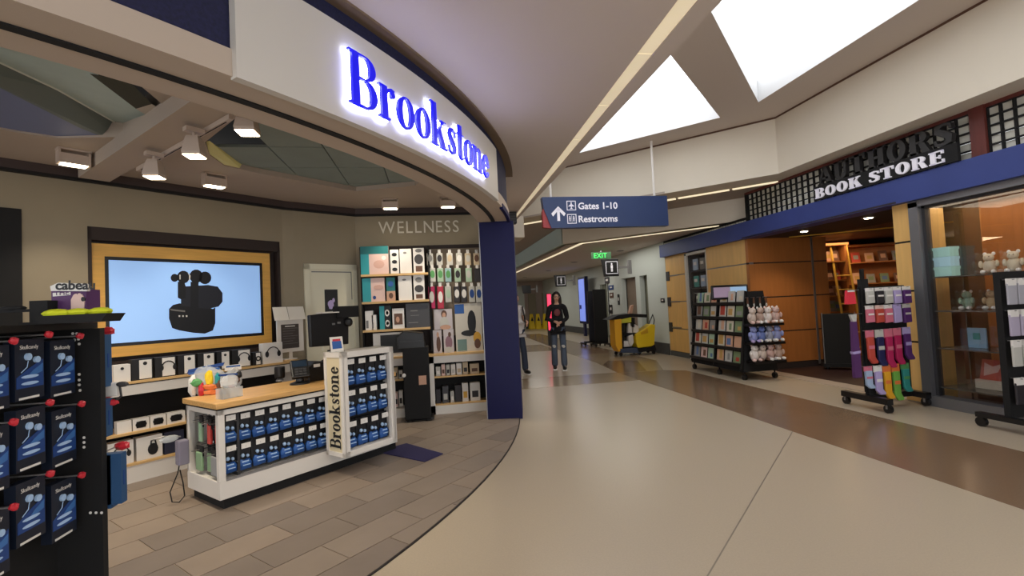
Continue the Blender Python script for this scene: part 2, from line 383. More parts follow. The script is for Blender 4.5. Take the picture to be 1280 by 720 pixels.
for i in range(-6, 9):
    for j in range(-3, 9):
        x = -1.44-.489*i; yv = 4.69+.66*(j-3)
        if not (-2.5 < x < .6 and 2.5 < yv+.37 < 6.6) or (x < -1.9 and yv < 4.4) or x+yv < 1.6: continue
        pp = clip_circle([(x+.006,yv+.006),(x+.483,yv+.006),(x+.483,yv+.654),(x+.006,yv+.654)], 8.0)
        if pp: MB().m(tealceil).prism(pp, 3.075, 3.10).build('ceiling_panel', ceil)
# sloping glazed strip in the left recess and yellow lit flank in the right one
paleteal = mat('pale_teal_glazing', (168,184,180), .5, var=.03); bluegrey = mat('blue_grey_glazing', (112,122,158), .5)
G = lambda x, y, z: tuple(aZ(x, y, z))
m = MB().m(paleteal); m.add([G(-60,20,3.04),G(118,90,3.04),G(215,158,3.04),G(181,174,3.15),G(72,112,3.15),G(-60,50,3.15)], [(0,1,2,3,4,5)]); m.build('sloping_glazing', ceil)
m = MB().m(mat('grey_teal_glazing',(104,114,112),.5)); m.add([G(-60,50,3.152),G(72,112,3.152),G(181,174,3.152),G(165,186,3.04),G(100,160,3.04),G(-60,80,3.04)], [(0,1,2,3,4,5)]); m.build('sloping_glazing', ceil)
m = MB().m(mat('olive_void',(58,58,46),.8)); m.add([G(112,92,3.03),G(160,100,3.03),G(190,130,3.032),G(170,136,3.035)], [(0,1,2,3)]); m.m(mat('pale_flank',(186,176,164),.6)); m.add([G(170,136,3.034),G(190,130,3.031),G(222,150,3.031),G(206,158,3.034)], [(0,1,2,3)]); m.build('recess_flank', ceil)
m = MB().m(mat('glazing_bar', (215,220,214), .5)); m.tube([G(-60,50,3.146),G(72,112,3.146),G(181,174,3.146)], .007, 6); m.build('glazing_bar', ceil)
m = MB().m(bluegrey); m.add([G(-60,80,3.039),G(100,160,3.039),G(165,186,3.039),G(100,195,3.03),G(-60,165,3.03)], [(0,1,2,3,4)]); m.build('sloping_glazing', ceil)
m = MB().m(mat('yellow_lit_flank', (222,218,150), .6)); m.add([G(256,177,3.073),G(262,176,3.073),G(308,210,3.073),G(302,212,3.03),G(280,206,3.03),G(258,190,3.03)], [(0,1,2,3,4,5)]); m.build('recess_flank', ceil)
# beam
def kp(a_, b_): return ((a_-b_)/2, (a_+b_)/2)     # a = X+Y, b = Y-X
m = MB().m(shopceil); m.prism([kp(1.83,4.7), kp(2.16,4.7), kp(2.16,8.3), kp(1.83,8.3)], 2.9, 3.03)
st(m, 'trim_1')
# fascia (curved) -------------------------------------------------
def ring(name, r0_, r1_, z0_, z1_, a0_, a1_, material, parent=None, step=1.5, smooth=False):
    n_ = max(2, int((a1_-a0_)/step)); m = MB().m(material); vs = []; fs = []
    for i in range(n_+1):
        t = a0_+(a1_-a0_)*i/n_
        for r_, z_ in ((r0_,z0_),(r1_,z0_),(r1_,z1_),(r0_,z1_)): x, y_ = pc(t, r_); vs.append((x, y_, z_))
    for i in range(n_):
        b = i*4
        for k in range(4): fs.append((b+k, b+(k+1) % 4, b+4+(k+1) % 4, b+4+k))
    fs += [(0,3,2,1), (n_*4, n_*4+1, n_*4+2, n_*4+3)]
    m.add(vs, fs); o = m.build(name, parent); return o
fas = setting('trim_2')
ring('fascia_soffit', RI, 7.97, 2.62, 3.0, -78, -11.3, lip, fas)
ring('fascia_groove', 7.962, 8.012, 2.612, 2.9, -78, -11.3, blackm, fas)
ring('fascia_lip', 8.0, 8.2, 2.62, 2.75, -78, -11.3, lip, fas)
ring('fascia_band', 8.01, 8.18, 2.75, 3.3, -78, -11.3, navymesh, fas)
ring('fascia_edge', 8.17, 8.21, 2.6, 2.66, -17.5, -11.2, navy, fas)
ring('fascia_shade_ring', 8.15, 8.27, 3.285, 3.302, -78, -9, mat('painted_shade_brown', (120,100,80), .8), fas)  # brown ring puts the thin shade between fascia and ceiling into colour
# post
po = setting('wall_right_end')
m = MB().m(navy); d_ = Vector((math.cos(math.radians(-11)), math.sin(math.radians(-11)))); t_ = Vector((-d_.y, d_.x))
b0 = Vector((.66,6.40)); b1 = b0+d_*.46
m.prism([tuple(b0), tuple(b1), tuple(b1+t_*.55), tuple(b0+t_*.7)], 0, 2.64); m.build('end_post', po)
m = MB().m(metalstrip); m.prism([tuple(b0-t_*.003-d_*.012), tuple(b0-t_*.003), tuple(b0+t_*.6), tuple(b0+t_*.6-d_*.012)], 0, 2.64); m.build('post_edge_strip', po)
# rear of the shop towards the corridor
m = MB().m(concceil); m.prism([(.9,7.38),(1.17,7.1),(1.17,34),(.9,34)], 0, 3.3); st(m, 'wall_corridor_left')
# ================================================================ concourse ceilings
LX = 1.80
lo = [pc(t, 8.15) for t in range(-78, -8, 3)]
lowc = hole_plane('ceiling_low', lo+[(1.17,7.2),(1.17,11.3),(LX,11.3),(LX,-5),(-6,-5)], [[(1.36,-4.9),(1.56,-4.9),(1.77,9.6),(1.71,9.6)]], 3.3, concceil)
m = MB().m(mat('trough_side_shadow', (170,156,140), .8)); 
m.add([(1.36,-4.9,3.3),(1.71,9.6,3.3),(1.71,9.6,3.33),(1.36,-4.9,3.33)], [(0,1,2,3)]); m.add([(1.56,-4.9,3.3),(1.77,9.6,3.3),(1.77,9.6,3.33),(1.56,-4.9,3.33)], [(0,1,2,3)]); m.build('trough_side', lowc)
N = 16
for i in range(N):
    ya = -4.9+14.5*i/N; yb = -4.9+14.5*(i+1)/N-.008
    xl = lambda y_: 1.36+.35*(y_+4.9)/14.5
    xr = lambda y_: 1.56+.21*(y_+4.9)/14.5
    MB().m(lens).prism([(xl(ya),ya),(xr(ya),ya),(xr(yb),yb),(xl(yb),yb)], 3.306, 3.33).build('light_panel', lowc)
m = MB().m(concceil); m.box((LX,-5,3.3),(LX+.02,10.9,4.45)); m.build('ceiling_drop', lowc)
sky1 = [(4.75,7.05),(1.85,9.95),(1.85,4.15)]; sky2 = [(5.0,6.45),(1.85,3.3),(5.0,.15)]
# diagonal corner cut and outer ceiling
hi = hole_plane('ceiling_high', [(LX,-5),(5.72,-5),(5.72,6.98),(1.72,10.98)], [sky1, sky2], 4.4, concceil)
for sk in (sky1, sky2): upstand(sk, 4.4, 4.75, shaft, 'skylight_shaft', hi)
m = MB().m(brownp); m.add([(5.705,-5,4.37),(5.705,6.99,4.37),(5.705,6.99,4.41),(5.705,-5,4.41)], [(0,1,2,3)]); m.add([(5.705,6.985,4.37),(1.7,10.99,4.37),(1.7,10.99,4.41),(5.705,6.985,4.41)], [(0,1,2,3)]); m.build('shadow_joint', hi)
m = MB().m(upperwall); m.prism([(5.71,-5),(6.3,-5),(6.3,7.3),(5.71,7.0)], 3.46, 4.5); m.prism([(5.71,7.0),(6.3,7.3),(2.0,11.35),(1.7,11.02)], 3.46, 4.5); st(m, 'wall_bulkhead')
m = MB().m(upperwall); m.prism([(1.55,10.4),(2.1,10.55),(2.1,11.2),(1.55,11.2)], 3.02, 3.5); st(m, 'trim_3')
# soffit 3.46 behind, second diagonal face, third ceiling
m = MB().m(shopceil); m.prism([(5.72,-5),(7.2,-5),(7.2,8.6),(3.4,12.2),(3.4,34),(1.1,34),(1.1,11.3),(1.7,11.0),(5.72,7.0)], 3.465, 3.5); st(m, 'ceiling_soffit')
m = MB().m(lens)
for i in range(6):
    f0, f1 = i/6, (i+1)/6-.01; a_ = Vector((6.2,7.34)); b_ = Vector((2.0,11.54))
    p, q = a_.lerp(b_, f0), a_.lerp(b_, f1); nn = Vector((.045,.045))
    MB().m(lens2).prism([tuple(p), tuple(q), tuple(q+nn), tuple(p+nn)], 3.44, 3.464).build('light_strip', hi)
m = MB().m(upperwall); m.prism([(6.7,8.35),(6.8,8.6),(3.5,12.0),(3.32,11.75)], 3.0, 3.46); st(m, 'wall_bulkhead_far')
m = MB().m(farteal); m.prism([(3.3,11.76),(3.48,12.0),(3.48,34),(3.3,34)], 3.0, 3.46); st(m, 'wall_bulkhead_side')
m = MB().m(concceil); m.prism([(6.7,8.4),(10,8.4),(10,34),(3.4,34),(3.4,11.9)], 3.0, 3.03); low3 = st(m, 'ceiling_far')
for (a_, b_, k_) in (((6.55,8.88),(3.75,11.68),5), ((3.75,11.68),(3.75,33),10)):
    a_ = Vector(a_); b_ = Vector(b_); nn = Vector((.06,.06)) if a_.x > 4 else Vector((.09,.0))
    for i in range(k_):
        p, q = a_.lerp(b_, i/k_), a_.lerp(b_, (i+1)/k_-.004); MB().m(lens2).prism([tuple(p), tuple(q), tuple(q+nn), tuple(p+nn)], 2.985, 2.999).build('light_strip', low3)
for i, (x, y_) in enumerate([(5.2,17),(5.2,21),(4.9,25),(5.6,13.6)]):
    m = MB().m(concceil); m.lathe((x,y_,2.98), [(.16,0),(.16,.02)], 16); m.m(darkgrey); m.lathe((x,y_,2.975), [(.11,0),(.11,.01)], 16); m.build('ceiling_vent', low3)
m = MB().m(farpink); m.box((1.1,30,0),(10,30.2,3.5)); st(m, 'wall_far_end')
# ================================================================ BOOK STORE shell (local x = -Y, local y = X - 6.12)
SX = 6.12; RB = -math.pi/2
def bk(name): return setting(name, (SX, 0, 0), RB)
def boards(parent, ya, yb, zs, material, strip, inset=.012):
    for i in range(len(zs)-1):
        m = MB().m(material).box((-ya+.004, 0, zs[i]+inset), (-yb-.004, .1, zs[i+1]-inset)); m.build('birch_board', parent)
    m = MB().m(strip)
    for z in zs[1:-1]: m.box((-ya, .01, z-.02), (-yb, .1, z+.02))
    m.build('reveal_strip', parent)
ws = bk('wall_right')
zs = [.12, .71, 1.4, 2.07, 2.6]
boards(ws, 11.85, 10.82, zs, birch, metalstrip)
boards(ws, 9.93, 8.47, [.12, .74, 1.42, 2.1, 2.6], birch, metalstrip)
m = MB().m(bbase); m.box((-11.85,0,0),(-10.82,.1,.12)); m.box((-9.93,0,0),(-8.47,.1,.12)); m.build('baseboard', ws)
boards(ws, 5.47, 5.22, [0.0, .78, 1.44, 2.08, 2.6], birch, blackm)
m = MB().m(birch); m.box((-5.47,.1,0),(-5.22,.5,2.6)); m.build('pillar_side', ws)
for z in (2.07, 1.4, .74):         # square fixings on the far board, with short rods
    m = MB().m(darkgrey); m.box((-11.82,-.02,z-.12),(-11.66,.0,z+.12)); m.m(metalstrip); m.box((-11.66,-.012,z-.015),(-11.2,0,z+.015)); m.build('wall_fixing', ws)
# slim display window in the far part
w1 = bk('window_1')
m = MB().m(mat('cream_metal_frame', (205,200,190), .4)); m.box((-10.83,-.03,0),(-10.74,.1,2.56)); m.box((-10.83,-.03,2.5),(-9.93,.1,2.56)); m.box((-9.97,-.0,0),(-9.93,.1,2.5)); m.build('window_frame', w1)
m = MB().m(darkgrey); m.box((-10.74,.3,0),(-9.97,.33,2.5)); m.box((-10.74,0,0),(-9.97,.3,.3)); m.box((-10.74,.02,0),(-10.70,.3,2.5)); m.build('window_box', w1)
for z in (.9,1.3,1.7,2.1): MB().m(darkgrey).box((-10.7,.05,z-.01),(-9.98,.3,z+.01)).build('shelf', w1)
MB().m(glass).box((-10.74,.01,.3),(-9.97,.016,2.5)).build('pane', w1)
# entry: amber return wall, dark interior
re_ = setting('wall_entry', (SX, 8.47, 0), math.radians(1.5))
for i, (za, zb) in enumerate([(.12,.74),(.74,1.42),(1.42,2.1),(2.1,2.6)]):
    MB().m(birchdark).box((0,0,za+.012),(1.42,.08,zb-.012)).build('amber_board', re_)
    MB().m(birchdark).box((1.46,0,za+.012),(1.78,.08,zb-.012)).build('amber_board', re_)
m = MB().m(brownlining)
for z in (.74,1.42,2.1): m.box((0,.01,z-.02),(1.78,.08,z+.02))
m.box((0,.0,0),(1.78,.08,.12)); m.m(metalstrip); m.box((1.42,-.012,.05),(1.46,.05,2.6)); m.build('reveal_strip', re_)
ib = setting('floor_book_store'); MB().m(darkfloor).box((6.3,1,-.01),(12.5,13,.006)).build('dark_carpet', ib)
MB().m(mat('threshold_stone', (176,160,144), .4)).prism([(6.12,8.47),(6.42,8.47),(6.42,5.3),(6.12,5.3)], 0, .008).build('threshold', ib)
m = MB().m(darkwood); m.box((12.3,1,0),(12.4,13,2.7)); m.box((6.3,12.2,0),(12.4,12.3,2.7)); m.box((6.3,.9,0),(12.4,1,2.7)); st(m, 'wall_book_store_back')
m = MB().m(darkwood); m.box((8.2,6.25,0),(12.3,6.33,2.62)); m.box((6.9,1,0),(6.98,5.2,2.62)); m.m(birchdark); m.box((6.885,4.3,.3),(6.9,5.0,2.6)); st(m, 'wall_book_store_inner')
m = MB().m(darkwood); m.box((6.2,1,2.61),(12.4,13,2.66)); cb = st(m, 'ceiling_book_store')
m = MB().m(brownlining); m.box((6.0,5.3,2.585),(7.6,8.47,2.61)); m.build('soffit_panel', cb)
m = MB().m(goldp); m.tube([(6.9,8.3,2.57),(9.2,6.6,2.57)], .012, 6); m.build('ceiling_edge_bead', cb)
# fascia and lattice
fb = bk('trim_4')
m = MB().m(navyband); m.box((-11.9,-.12,2.58),(-.5,.2,2.90)); m.build('blue_band', fb)
m = MB().m(redwood); m.box((-8.4,-.05,3.42),(-.5,.15,3.47)); m.build('top_rail', fb)
m = MB().m(blackm); m.box((-8.4,-.05,2.9),(-8.34,.1,3.44)); m.build('lattice_end', fb)
m = MB().m(redwood); m.box((-4.42,-.07,2.9),(-4.27,.1,3.47)); m.build('lattice_post', fb)
m = MB().m(blackm); m.box((-11.85,-.02,2.9),(-8.4,.1,3.0)); m.build('dentil_back', fb)
m = MB().m(panewhite); y = 8.45
while y < 11.8: m.box((-y-.025,-.04,2.905),(-y+.025,-.02,2.945)); y += .085
d_ = m.build('dentil_row', fb); d_['kind'] = 'stuff'
pane = None; PW, PH = .125, .104
m = MB().m(blackm)
cols = []
x = -8.34
while x < -.6:
    if not (-4.50 < x < -4.27): cols.append(x)
    if -4.50 < x < -4.27: x = -4.27; continue
    x += PW
for x in cols: m.box((x-.009,-.035,2.9),(x+.009,.0,3.42))
for k in range(6): m.box((-8.34,-.034,2.9+k*PH-.008),(-4.42,.0,2.9+k*PH+.008)); m.box((-4.27,-.034,2.9+k*PH-.008),(-.6,.0,2.9+k*PH+.008))
m.build('lattice_bars', fb)
count = 0
for x in cols:
    for k in range(5):
        if x > -2.4: continue
        if pane is None:
            pane = MB().m(panewhite).box((.012,-.006,.011),(PW-.012,.012,PH-.011)).build('pane', fb); q = pane
        else: q = pane.copy(); COL.objects.link(q)
        q.location = (x, 0, 2.9+k*PH); count += 1
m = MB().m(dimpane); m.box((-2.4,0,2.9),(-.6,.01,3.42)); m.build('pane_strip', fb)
print('panes', count)
# big shop window
w2 = bk('window_2')
m = MB().m(steel); m.box((-5.22,-.04,0),(-5.10,.12,2.56)); m.box((-5.22,-.04,2.5),(-.8,.12,2.585)); m.box((-5.22,-.06,0),(-.8,.12,.13)); m.build('window_frame', w2)
m = MB().m(darkgrey); m.box((-5.10,.02,.13),(-5.06,.1,2.5)); m.box((-5.1,.02,2.47),(-.8,.1,2.5)); m.build('gasket', w2)
MB().m(glass).box((-5.06,.03,.13),(-.8,.036,2.47)).build('pane', w2)
# downlights in the entry soffit
for i, (x, y) in enumerate([(6.63,7.6),(6.63,6.31)]):
    o = thing('downlight', ['round recessed downlight at the far end of the book store entry soffit','round recessed downlight nearest the shop window in the book store entry'][i], 'downlight', (x,y,2.585))
    m = MB().m(metalstrip); m.lathe((0,0,-.012), [(.085,0),(.09,.012)], 20); m.build('trim_ring', o)
    m = MB().m(hotlens); m.lathe((0,0,-.02), [(.05,0),(.06,.008)], 16); m.build('lens', o)
    spot('downlight_beam', (0,0,-.03), 45, (0,0,-3), 120, (1,.84,.62), o)
area('store_lamp', (8.6,9.3,2.5), 1.2, 42, (1,.72,.42)); area('window_lamp', (6.6,4.0,2.5), .4, 8, (1,.84,.62), sy=2.5)
area('store_lamp_rear', (10.2,8.0,2.5), 1.0, 10, (1,.7,.45))
# ================================================================ far corridor walls
fw = setting('wall_right_far')
m = MB().m(farwhite)
def wq(x, ya, yb, z0=0, z1=3.0, t=.15): m.box((x, ya, z0), (x+t, yb, z1))
m.box((6.45,11.9,0),(6.6,16.2,3.0)); m.box((7.2,18,0),(7.35,19.8,3.0)); wq(6.12, 11.86, 13.0); wq(6.12, 13.5, 13.8); wq(6.12, 13.0, 13.5, 2.2); wq(6.12, 14.9, 16.2); wq(6.12,13.8,14.9,2.2); m.box((6.12,16.1,0),(7.0,16.25,3.0)); wq(7.0,16.2,18.4); wq(7.0,18.4,19.4,2.2); wq(7.0,19.4,30)
m.build('wall_panel', fw)
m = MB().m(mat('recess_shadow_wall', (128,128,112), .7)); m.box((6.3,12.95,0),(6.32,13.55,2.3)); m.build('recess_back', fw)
m = MB().m(mat('door_brown_grey', (140,124,108), .6)); m.box((6.3,13.8,0),(6.34,14.9,2.2)); m.build('service_door', fw)
m = MB().m(mat('door_olive_grey', (124,128,112), .6)); m.box((7.12,18.4,0),(7.16,19.4,2.2)); m.build('service_door', fw)
m = MB().m(bbase); m.box((6.08,11.86,0),(6.12,13.0,.3)); m.box((6.08,14.9,0),(6.12,16.2,.3)); m.box((6.96,16.2,0),(7.0,18.4,.3)); m.box((6.96,19.4,0),(7.0,29.9,.3)); m.box((6.08,13.4,0),(6.12,13.85,.3)); m.build('baseboard', fw)
m = MB().m(mat('warm_grey_doorway', (150,140,120), .7))
for xx in (6.0,6.9,8.2): m.box((xx,29.93,0),(xx+.5,29.99,2.2))
m.m(farwhite); m.box((5.2,29.9,0),(5.75,29.99,2.7)); m.m(bbase); m.box((1.2,29.93,0),(10,29.98,.25)); m.build('far_doorways', fw)
# ================================================================ other lights
for i, y in enumerate((13, 17, 21, 25)): area('corridor_lamp', (5.0, y, 2.97), 1.5, 26, (1,.96,.88), sy=2.4)
area('trough_lamp', (1.62, 2.5, 3.29), .12, 30, (1,.9,.76), sy=11)
# ================================================================ exit sign and blade signs
o = thing('exit_sign', 'small green lit exit sign hung under the far corridor ceiling', 'exit sign', (4.89,13.3,2.93), 0)
m = MB().m(metalstrip); m.box((-.02,0,0),(.02,.02,.07)); m.build('bracket', o)
m = MB().m(mat('dark_green_acrylic', (60,110,70), .3)); m.box((-.3,0,-.2),(.3,.012,0)); pn = m.build('sign_panel', o)
text_mesh('EXIT', .2, .004, 'lettering', mat('green_exit_light', (60,210,90), .4, emit=1.6), o, (-.24,-.008,-.17))
def person_icon(m, cx, cz, s, y):
    m.disc(cx, cz+.34*s, .09*s, .09*s, y, n=10); m.rect(cx-.11*s, cz-.05*s, cx+.11*s, cz+.23*s, y); m.rect(cx-.09*s, cz-.38*s, cx-.01*s, cz-.05*s, y); m.rect(cx+.01*s, cz-.38*s, cx+.09*s, cz-.05*s, y)
for i, (px0, py0, px1, py1, X, lb) in enumerate([(752,324,774,345,5.35,'black square restroom blade sign nearest the book store, white figure in a frame'),(692.5,344,708,358,5.6,'black square restroom blade sign above the blue advertising screen'),(652,357,664,366.5,5.6,'black blade sign farthest down the corridor, beside the blue post')]):
    yy = {0: 13.2, 1: 19.0, 2: 27.0}[i]; pa = aY(px0, py0, yy); pb = aY(px1, py1, yy)
    o = thing('blade_sign', lb, 'sign', (pa.x, yy, 0), 0, None); w = pb.x-pa.x; z0, z1 = pb.z, pa.z
    m = MB().m(black); m.slab([(w*.12,z0),(w,z0),(w,z1),(0,z1)], 0, .08); m.build('sign_box', o, bevel=.01)
    s = min(w, z1-z0)*.72; cx = w*.58; cz = (z0+z1)/2; y = -.003
    if i < 2:
        m = MB().m(bwhite); t = s*.05
        m.rect(cx-s/2,cz-s/2,cx+s/2,cz-s/2+t,y); m.rect(cx-s/2,cz+s/2-t,cx+s/2,cz+s/2,y); m.rect(cx-s/2,cz-s/2,cx-s/2+t,cz+s/2,y); m.rect(cx+s/2-t,cz-s/2,cx+s/2,cz+s/2,y)
        person_icon(m, cx, cz, s*.85, y); m.build('figure_symbol', o)
    m = MB().m(metalstrip); m.box((w,.02,cz-.03),(w+.35,.06,cz+.03)); m.box((w+.3,0,cz-.2),(w+.4,.08,cz+.2)); m.build('arm', o)
# ================================================================ hanging wayfinding sign
o = thing('wayfinding_sign', 'navy hanging airport sign reading Gates 1-10 and Restrooms with an up arrow', 'sign', (0, 8.1, 0), 0)
def g(px, py): p = aY(px, py, 8.1); return (p.x, p.z)
q = [g(677.5,247.5), g(833,243.5), g(836.5,280.5), g(689.5,286.5), g(682,272)]
zt = (q[0][1]+q[1][1])/2; zb = (q[2][1]+q[3][1])/2; xl, xr = q[0][0], (q[1][0]+q[2][0])/2; LXc = q[3][0]
m = MB().m(signnavy); m.slab([(LXc,zb),(xr,zb),(xr,zt),(xl,zt),(xl+.02,zt-.2),(xl+.08,zb+.18)], 0, .14); m.build('sign_box', o)
m = MB().m(signred); m.slab([(LXc,zb),(xl+.08,zb+.18),(xl+.02,zt-.2),(xl+.0,zt-.25),(LXc-.14,zb+.02)], .02, .12); m.build('red_edge', o)
y = -.004
m = MB().m(bwhite); ax, az = g(698,267); s = .13
m.rect(ax-.025,az-s,ax+.025,az+s*.7,y); m.add([(ax-.13,y,az-.0),(ax,y,az+.13),(ax,y,az+.06),(ax-.10,y,az-.05)], [(0,1,2,3)]); m.add([(ax+.13,y,az-.0),(ax,y,az+.13),(ax,y,az+.06),(ax+.10,y,az-.05)], [(0,1,2,3)]); m.build('arrow', o)
for k, (ix, iz) in enumerate([g(714,257), g(714.8,273.6)]):
    m = MB().m(bwhite); h_ = .085
    m.rect(ix-h_,iz-h_,ix+h_,iz-h_+.014,y); m.rect(ix-h_,iz+h_-.014,ix+h_,iz+h_,y); m.rect(ix-h_,iz-h_,ix-h_+.014,iz+h_,y); m.rect(ix+h_-.014,iz-h_,ix+h_,iz+h_,y)
    if k == 0:
        m.rect(ix-.01,iz-.055,ix+.01,iz+.06,y); m.add([(ix-.06,y,iz-.015),(ix+.06,y,iz-.015),(ix,y,iz+.035)], [(0,1,2)]); m.add([(ix-.03,y,iz-.06),(ix+.03,y,iz-.06),(ix,y,iz-.035)], [(0,1,2)])
    else: person_icon(m, ix-.035, iz, .12, y); person_icon(m, ix+.035, iz, .12, y); m.rect(ix-.003,iz-.06,ix+.003,iz+.06,y)
    m.build('plane_symbol' if k == 0 else 'restroom_symbol', o)
a = g(722.5,261.5); b = g(771.5,260); tm = text_mesh('Gates 1-10', .2, .003, 'gates_lettering', bwhite, o, (a[0],y,a[1]), bold=.004)
tm.scale.x = tm.scale.y = 1; bb = [v[0] for v in tm.bound_box]; sx_ = (b[0]-a[0])/(max(bb)-min(bb)); tm.data.transform(Matrix.Diagonal((sx_, sx_, 1, 1)))
a2 = g(722.8,277.8); tm = text_mesh('Restrooms', .2, .003, 'restrooms_lettering', bwhite, o, (a2[0],y,a2[1]), bold=.004); tm.data.transform(Matrix.Diagonal((sx_, sx_, 1, 1)))
m = MB().m(white); ra = g(820,242)[0]; m.tube([(ra,.07,zt),(ra,.07,4.4)], .022, 8); m.build('hanger_rod', o)
m = MB().m(white); rb_ = g(689.5,245)[0]; m.tube([(rb_,.07,zt),(rb_,.07,4.4)], .022, 8); m.build('hanger_rod', o)
# speaker at tip of low ceiling
o = thing('ceiling_speaker', 'small black slotted speaker box under the ceiling beside the lit trough end', 'speaker', (1.58,9.0,3.07))
m = MB().m(black); m.box((-.1,0,0),(.08,.15,.23)); m.build('cabinet', o, bevel=.01)
m = MB().m(darkgrey)
for k in range(4): m.box((-.08,-.006,.03+k*.05),(.06,0,.055+k*.05))
m.build('grille', o)
# ================================================================ letter shapes (serif, high contrast) in units of cap height
def rb(pts):      # ribbon: (x, z, width) -> quads, offset across the path
    out = []; L = []
    for i, (x, z, w) in enumerate(pts):
        a = pts[max(i-1, 0)]; b = pts[min(i+1, len(pts)-1)]; dx, dz = b[0]-a[0], b[1]-a[1]; l = math.hypot(dx, dz) or 1
        nx, nz = -dz/l*w/2, dx/l*w/2; L.append(((x+nx, z+nz), (x-nx, z-nz)))
    for i in range(len(L)-1): out.append([L[i][0], L[i][1], L[i+1][1], L[i+1][0]])
    return out
def el(cx, cz, rx, rz, thick, thin, a0=0, a1=360, n=20):   # contrast ellipse: thick at the sides, thin on top
    out = []
    for i in range(n):
        q = []
        for t in (a0+(a1-a0)*i/n, a0+(a1-a0)*(i+1)/n):
            c, s = math.cos(math.radians(t)), math.sin(math.radians(t))
            q.append(((cx+rx*c, cz+rz*s), (cx+(rx-thick)*c, cz+(rz-thin)*s)))
        out.append([q[0][0], q[0][1], q[1][1], q[1][0]])
    return out
def bxx(x0, z0, x1, z1): return [[(x0,z0),(x1,z0),(x1,z1),(x0,z1)]]
XH = .66
def glyph(ch, T=.15, t=.035):
    se = .07
    def stem(x, z0, z1, l=True, r=True, top=True, bot=True):
        o = bxx(x, z0, x+T, z1)
        if bot: o += bxx(x-se if l else x, z0, x+T+(se if r else 0), z0+t)
        if top: o += bxx(x-se if l else x, z1-t, x+T+(0), z1)
        return o
    if ch == 'B': return stem(.07,0,1)+bxx(.07,1-t,.4,1)+bxx(.07,0,.4,t)+bxx(.07,.52,.4,.52+t)+el(.38,.768,.24,.232,T*.95,t,-90,90,12)+el(.38,.27,.27,.27,T,t,-90,90,12), .69
    if ch == 'r': return stem(.07,0,XH)+rb([(.2,XH-.16,t),(.26,XH-.05,t*1.4),(.34,XH-.03,t*2),(.41,XH-.06,.09)])+el(.38,XH-.12,.06,.07,.06,.07,0,360,10), .48
    if ch == 'o': return el(.29,XH/2,.26,XH/2+.01,T*.95,t), .58
    if ch == 'k': return stem(.07,0,1)+rb([(.2,.25,t),(.5,XH-.02,t)])+bxx(.4,XH-t,.6,XH)+[[(.27,.34),(.37,.43),(.6,.0),(.43,.0)]]+bxx(.38,0,.67,t), .68
    if ch == 's': return rb([(.40,XH-.2,t),(.38,XH-.08,t*1.2),(.27,XH-.018,t),(.16,XH-.07,.09),(.13,XH-.16,.12),(.2,XH/2+.04,.14),(.3,XH/2-.05,.14),(.37,.17,.12),(.34,.07,.08),(.24,.018,t),(.12,.07,t*1.2),(.09,.21,t)]), .48
    if ch == 't': return bxx(.11,.08,.11+T*.95,.88)+bxx(.02,XH-t,.36,XH)+rb([(.18,.12,T*.9),(.21,.045,T*.6),(.28,.02,t),(.35,.08,t)]), .38
    if ch == 'n': return stem(.07,0,XH)+stem(.41,0,XH-.18,top=False)+rb([(.2,XH-.16,t),(.27,XH-.05,t),(.36,XH-.02,t*1.6),(.45,XH-.07,T*.8),(.485,XH-.19,T)]), .68
    if ch == 'e': return el(.28,XH/2,.25,XH/2+.01,T*.95,t,20,330,20)+bxx(.14,XH/2+.01,.5,XH/2+.01+t)+el(.28,XH/2,.25,XH/2+.01,T*.7,t,2,24,3), .55
    # slab capitals
    T = .24; t = .1; s = .06
    if ch == ' ': return [], .4
    D = {'O': el(.4,.5,.38,.51,.24,.12), 'T': bxx(.28,0,.52,1)+bxx(.02,.88,.78,1)+bxx(.02,.7,.12,.9)+bxx(.68,.7,.78,.9)+bxx(.18,0,.62,.1),
         'H': bxx(.08,0,.32,1)+bxx(.5,0,.74,1)+bxx(.3,.44,.52,.56)+bxx(.02,0,.38,.09)+bxx(.02,.91,.38,1)+bxx(.44,0,.8,.09)+bxx(.44,.91,.8,1),
         'U': bxx(.08,.3,.32,1)+bxx(.54,.3,.68,1)+el(.38,.32,.30,.33,.24,.12,180,360,12)+bxx(.02,.91,.38,1)+bxx(.46,.91,.76,1),
         'A': [[(.3,1),(.5,1),(.8,0),(.52,0)],[(.3,1),(.38,.85),(.14,0),(.04,0)]]+bxx(.16,.28,.6,.38)+bxx(-.02,0,.26,.09)+bxx(.46,0,.86,.09),
         'E': bxx(.08,0,.32,1)+bxx(.02,.9,.7,1)+bxx(.02,0,.72,.1)+bxx(.3,.45,.54,.55)+bxx(.6,.72,.7,1)+bxx(.62,0,.72,.28)+bxx(.48,.36,.55,.64),
         'K': bxx(.08,0,.32,1)+bxx(.02,.91,.38,1)+bxx(.02,0,.38,.09)+rb([(.32,.38,.1),(.66,.95,.1)])+[[(.38,.6),(.54,.7),(.84,0),(.54,0)]]+bxx(.5,.91,.78,1)+bxx(.48,0,.86,.09),
         'S': rb([(.64,.7,.1),(.62,.88,.12),(.42,.93,.13),(.2,.86,.22),(.2,.68,.26),(.4,.52,.26),(.58,.36,.26),(.56,.16,.22),(.36,.07,.13),(.14,.12,.12),(.1,.32,.1)]),
         'R': bxx(.08,0,.32,1)+bxx(.02,.91,.45,1)+bxx(.02,0,.38,.09)+bxx(.3,.46,.45,.55)+el(.44,.73,.28,.27,.22,.1,-90,90,10)+[[(.4,.5),(.62,.46),(.82,0),(.55,0)]],
         'B': bxx(.08,0,.32,1)+bxx(.02,.91,.45,1)+bxx(.02,0,.45,.09)+bxx(.3,.47,.45,.56)+el(.42,.75,.28,.25,.22,.09,-90,90,10)+el(.42,.26,.32,.27,.24,.1,-90,90,10)}
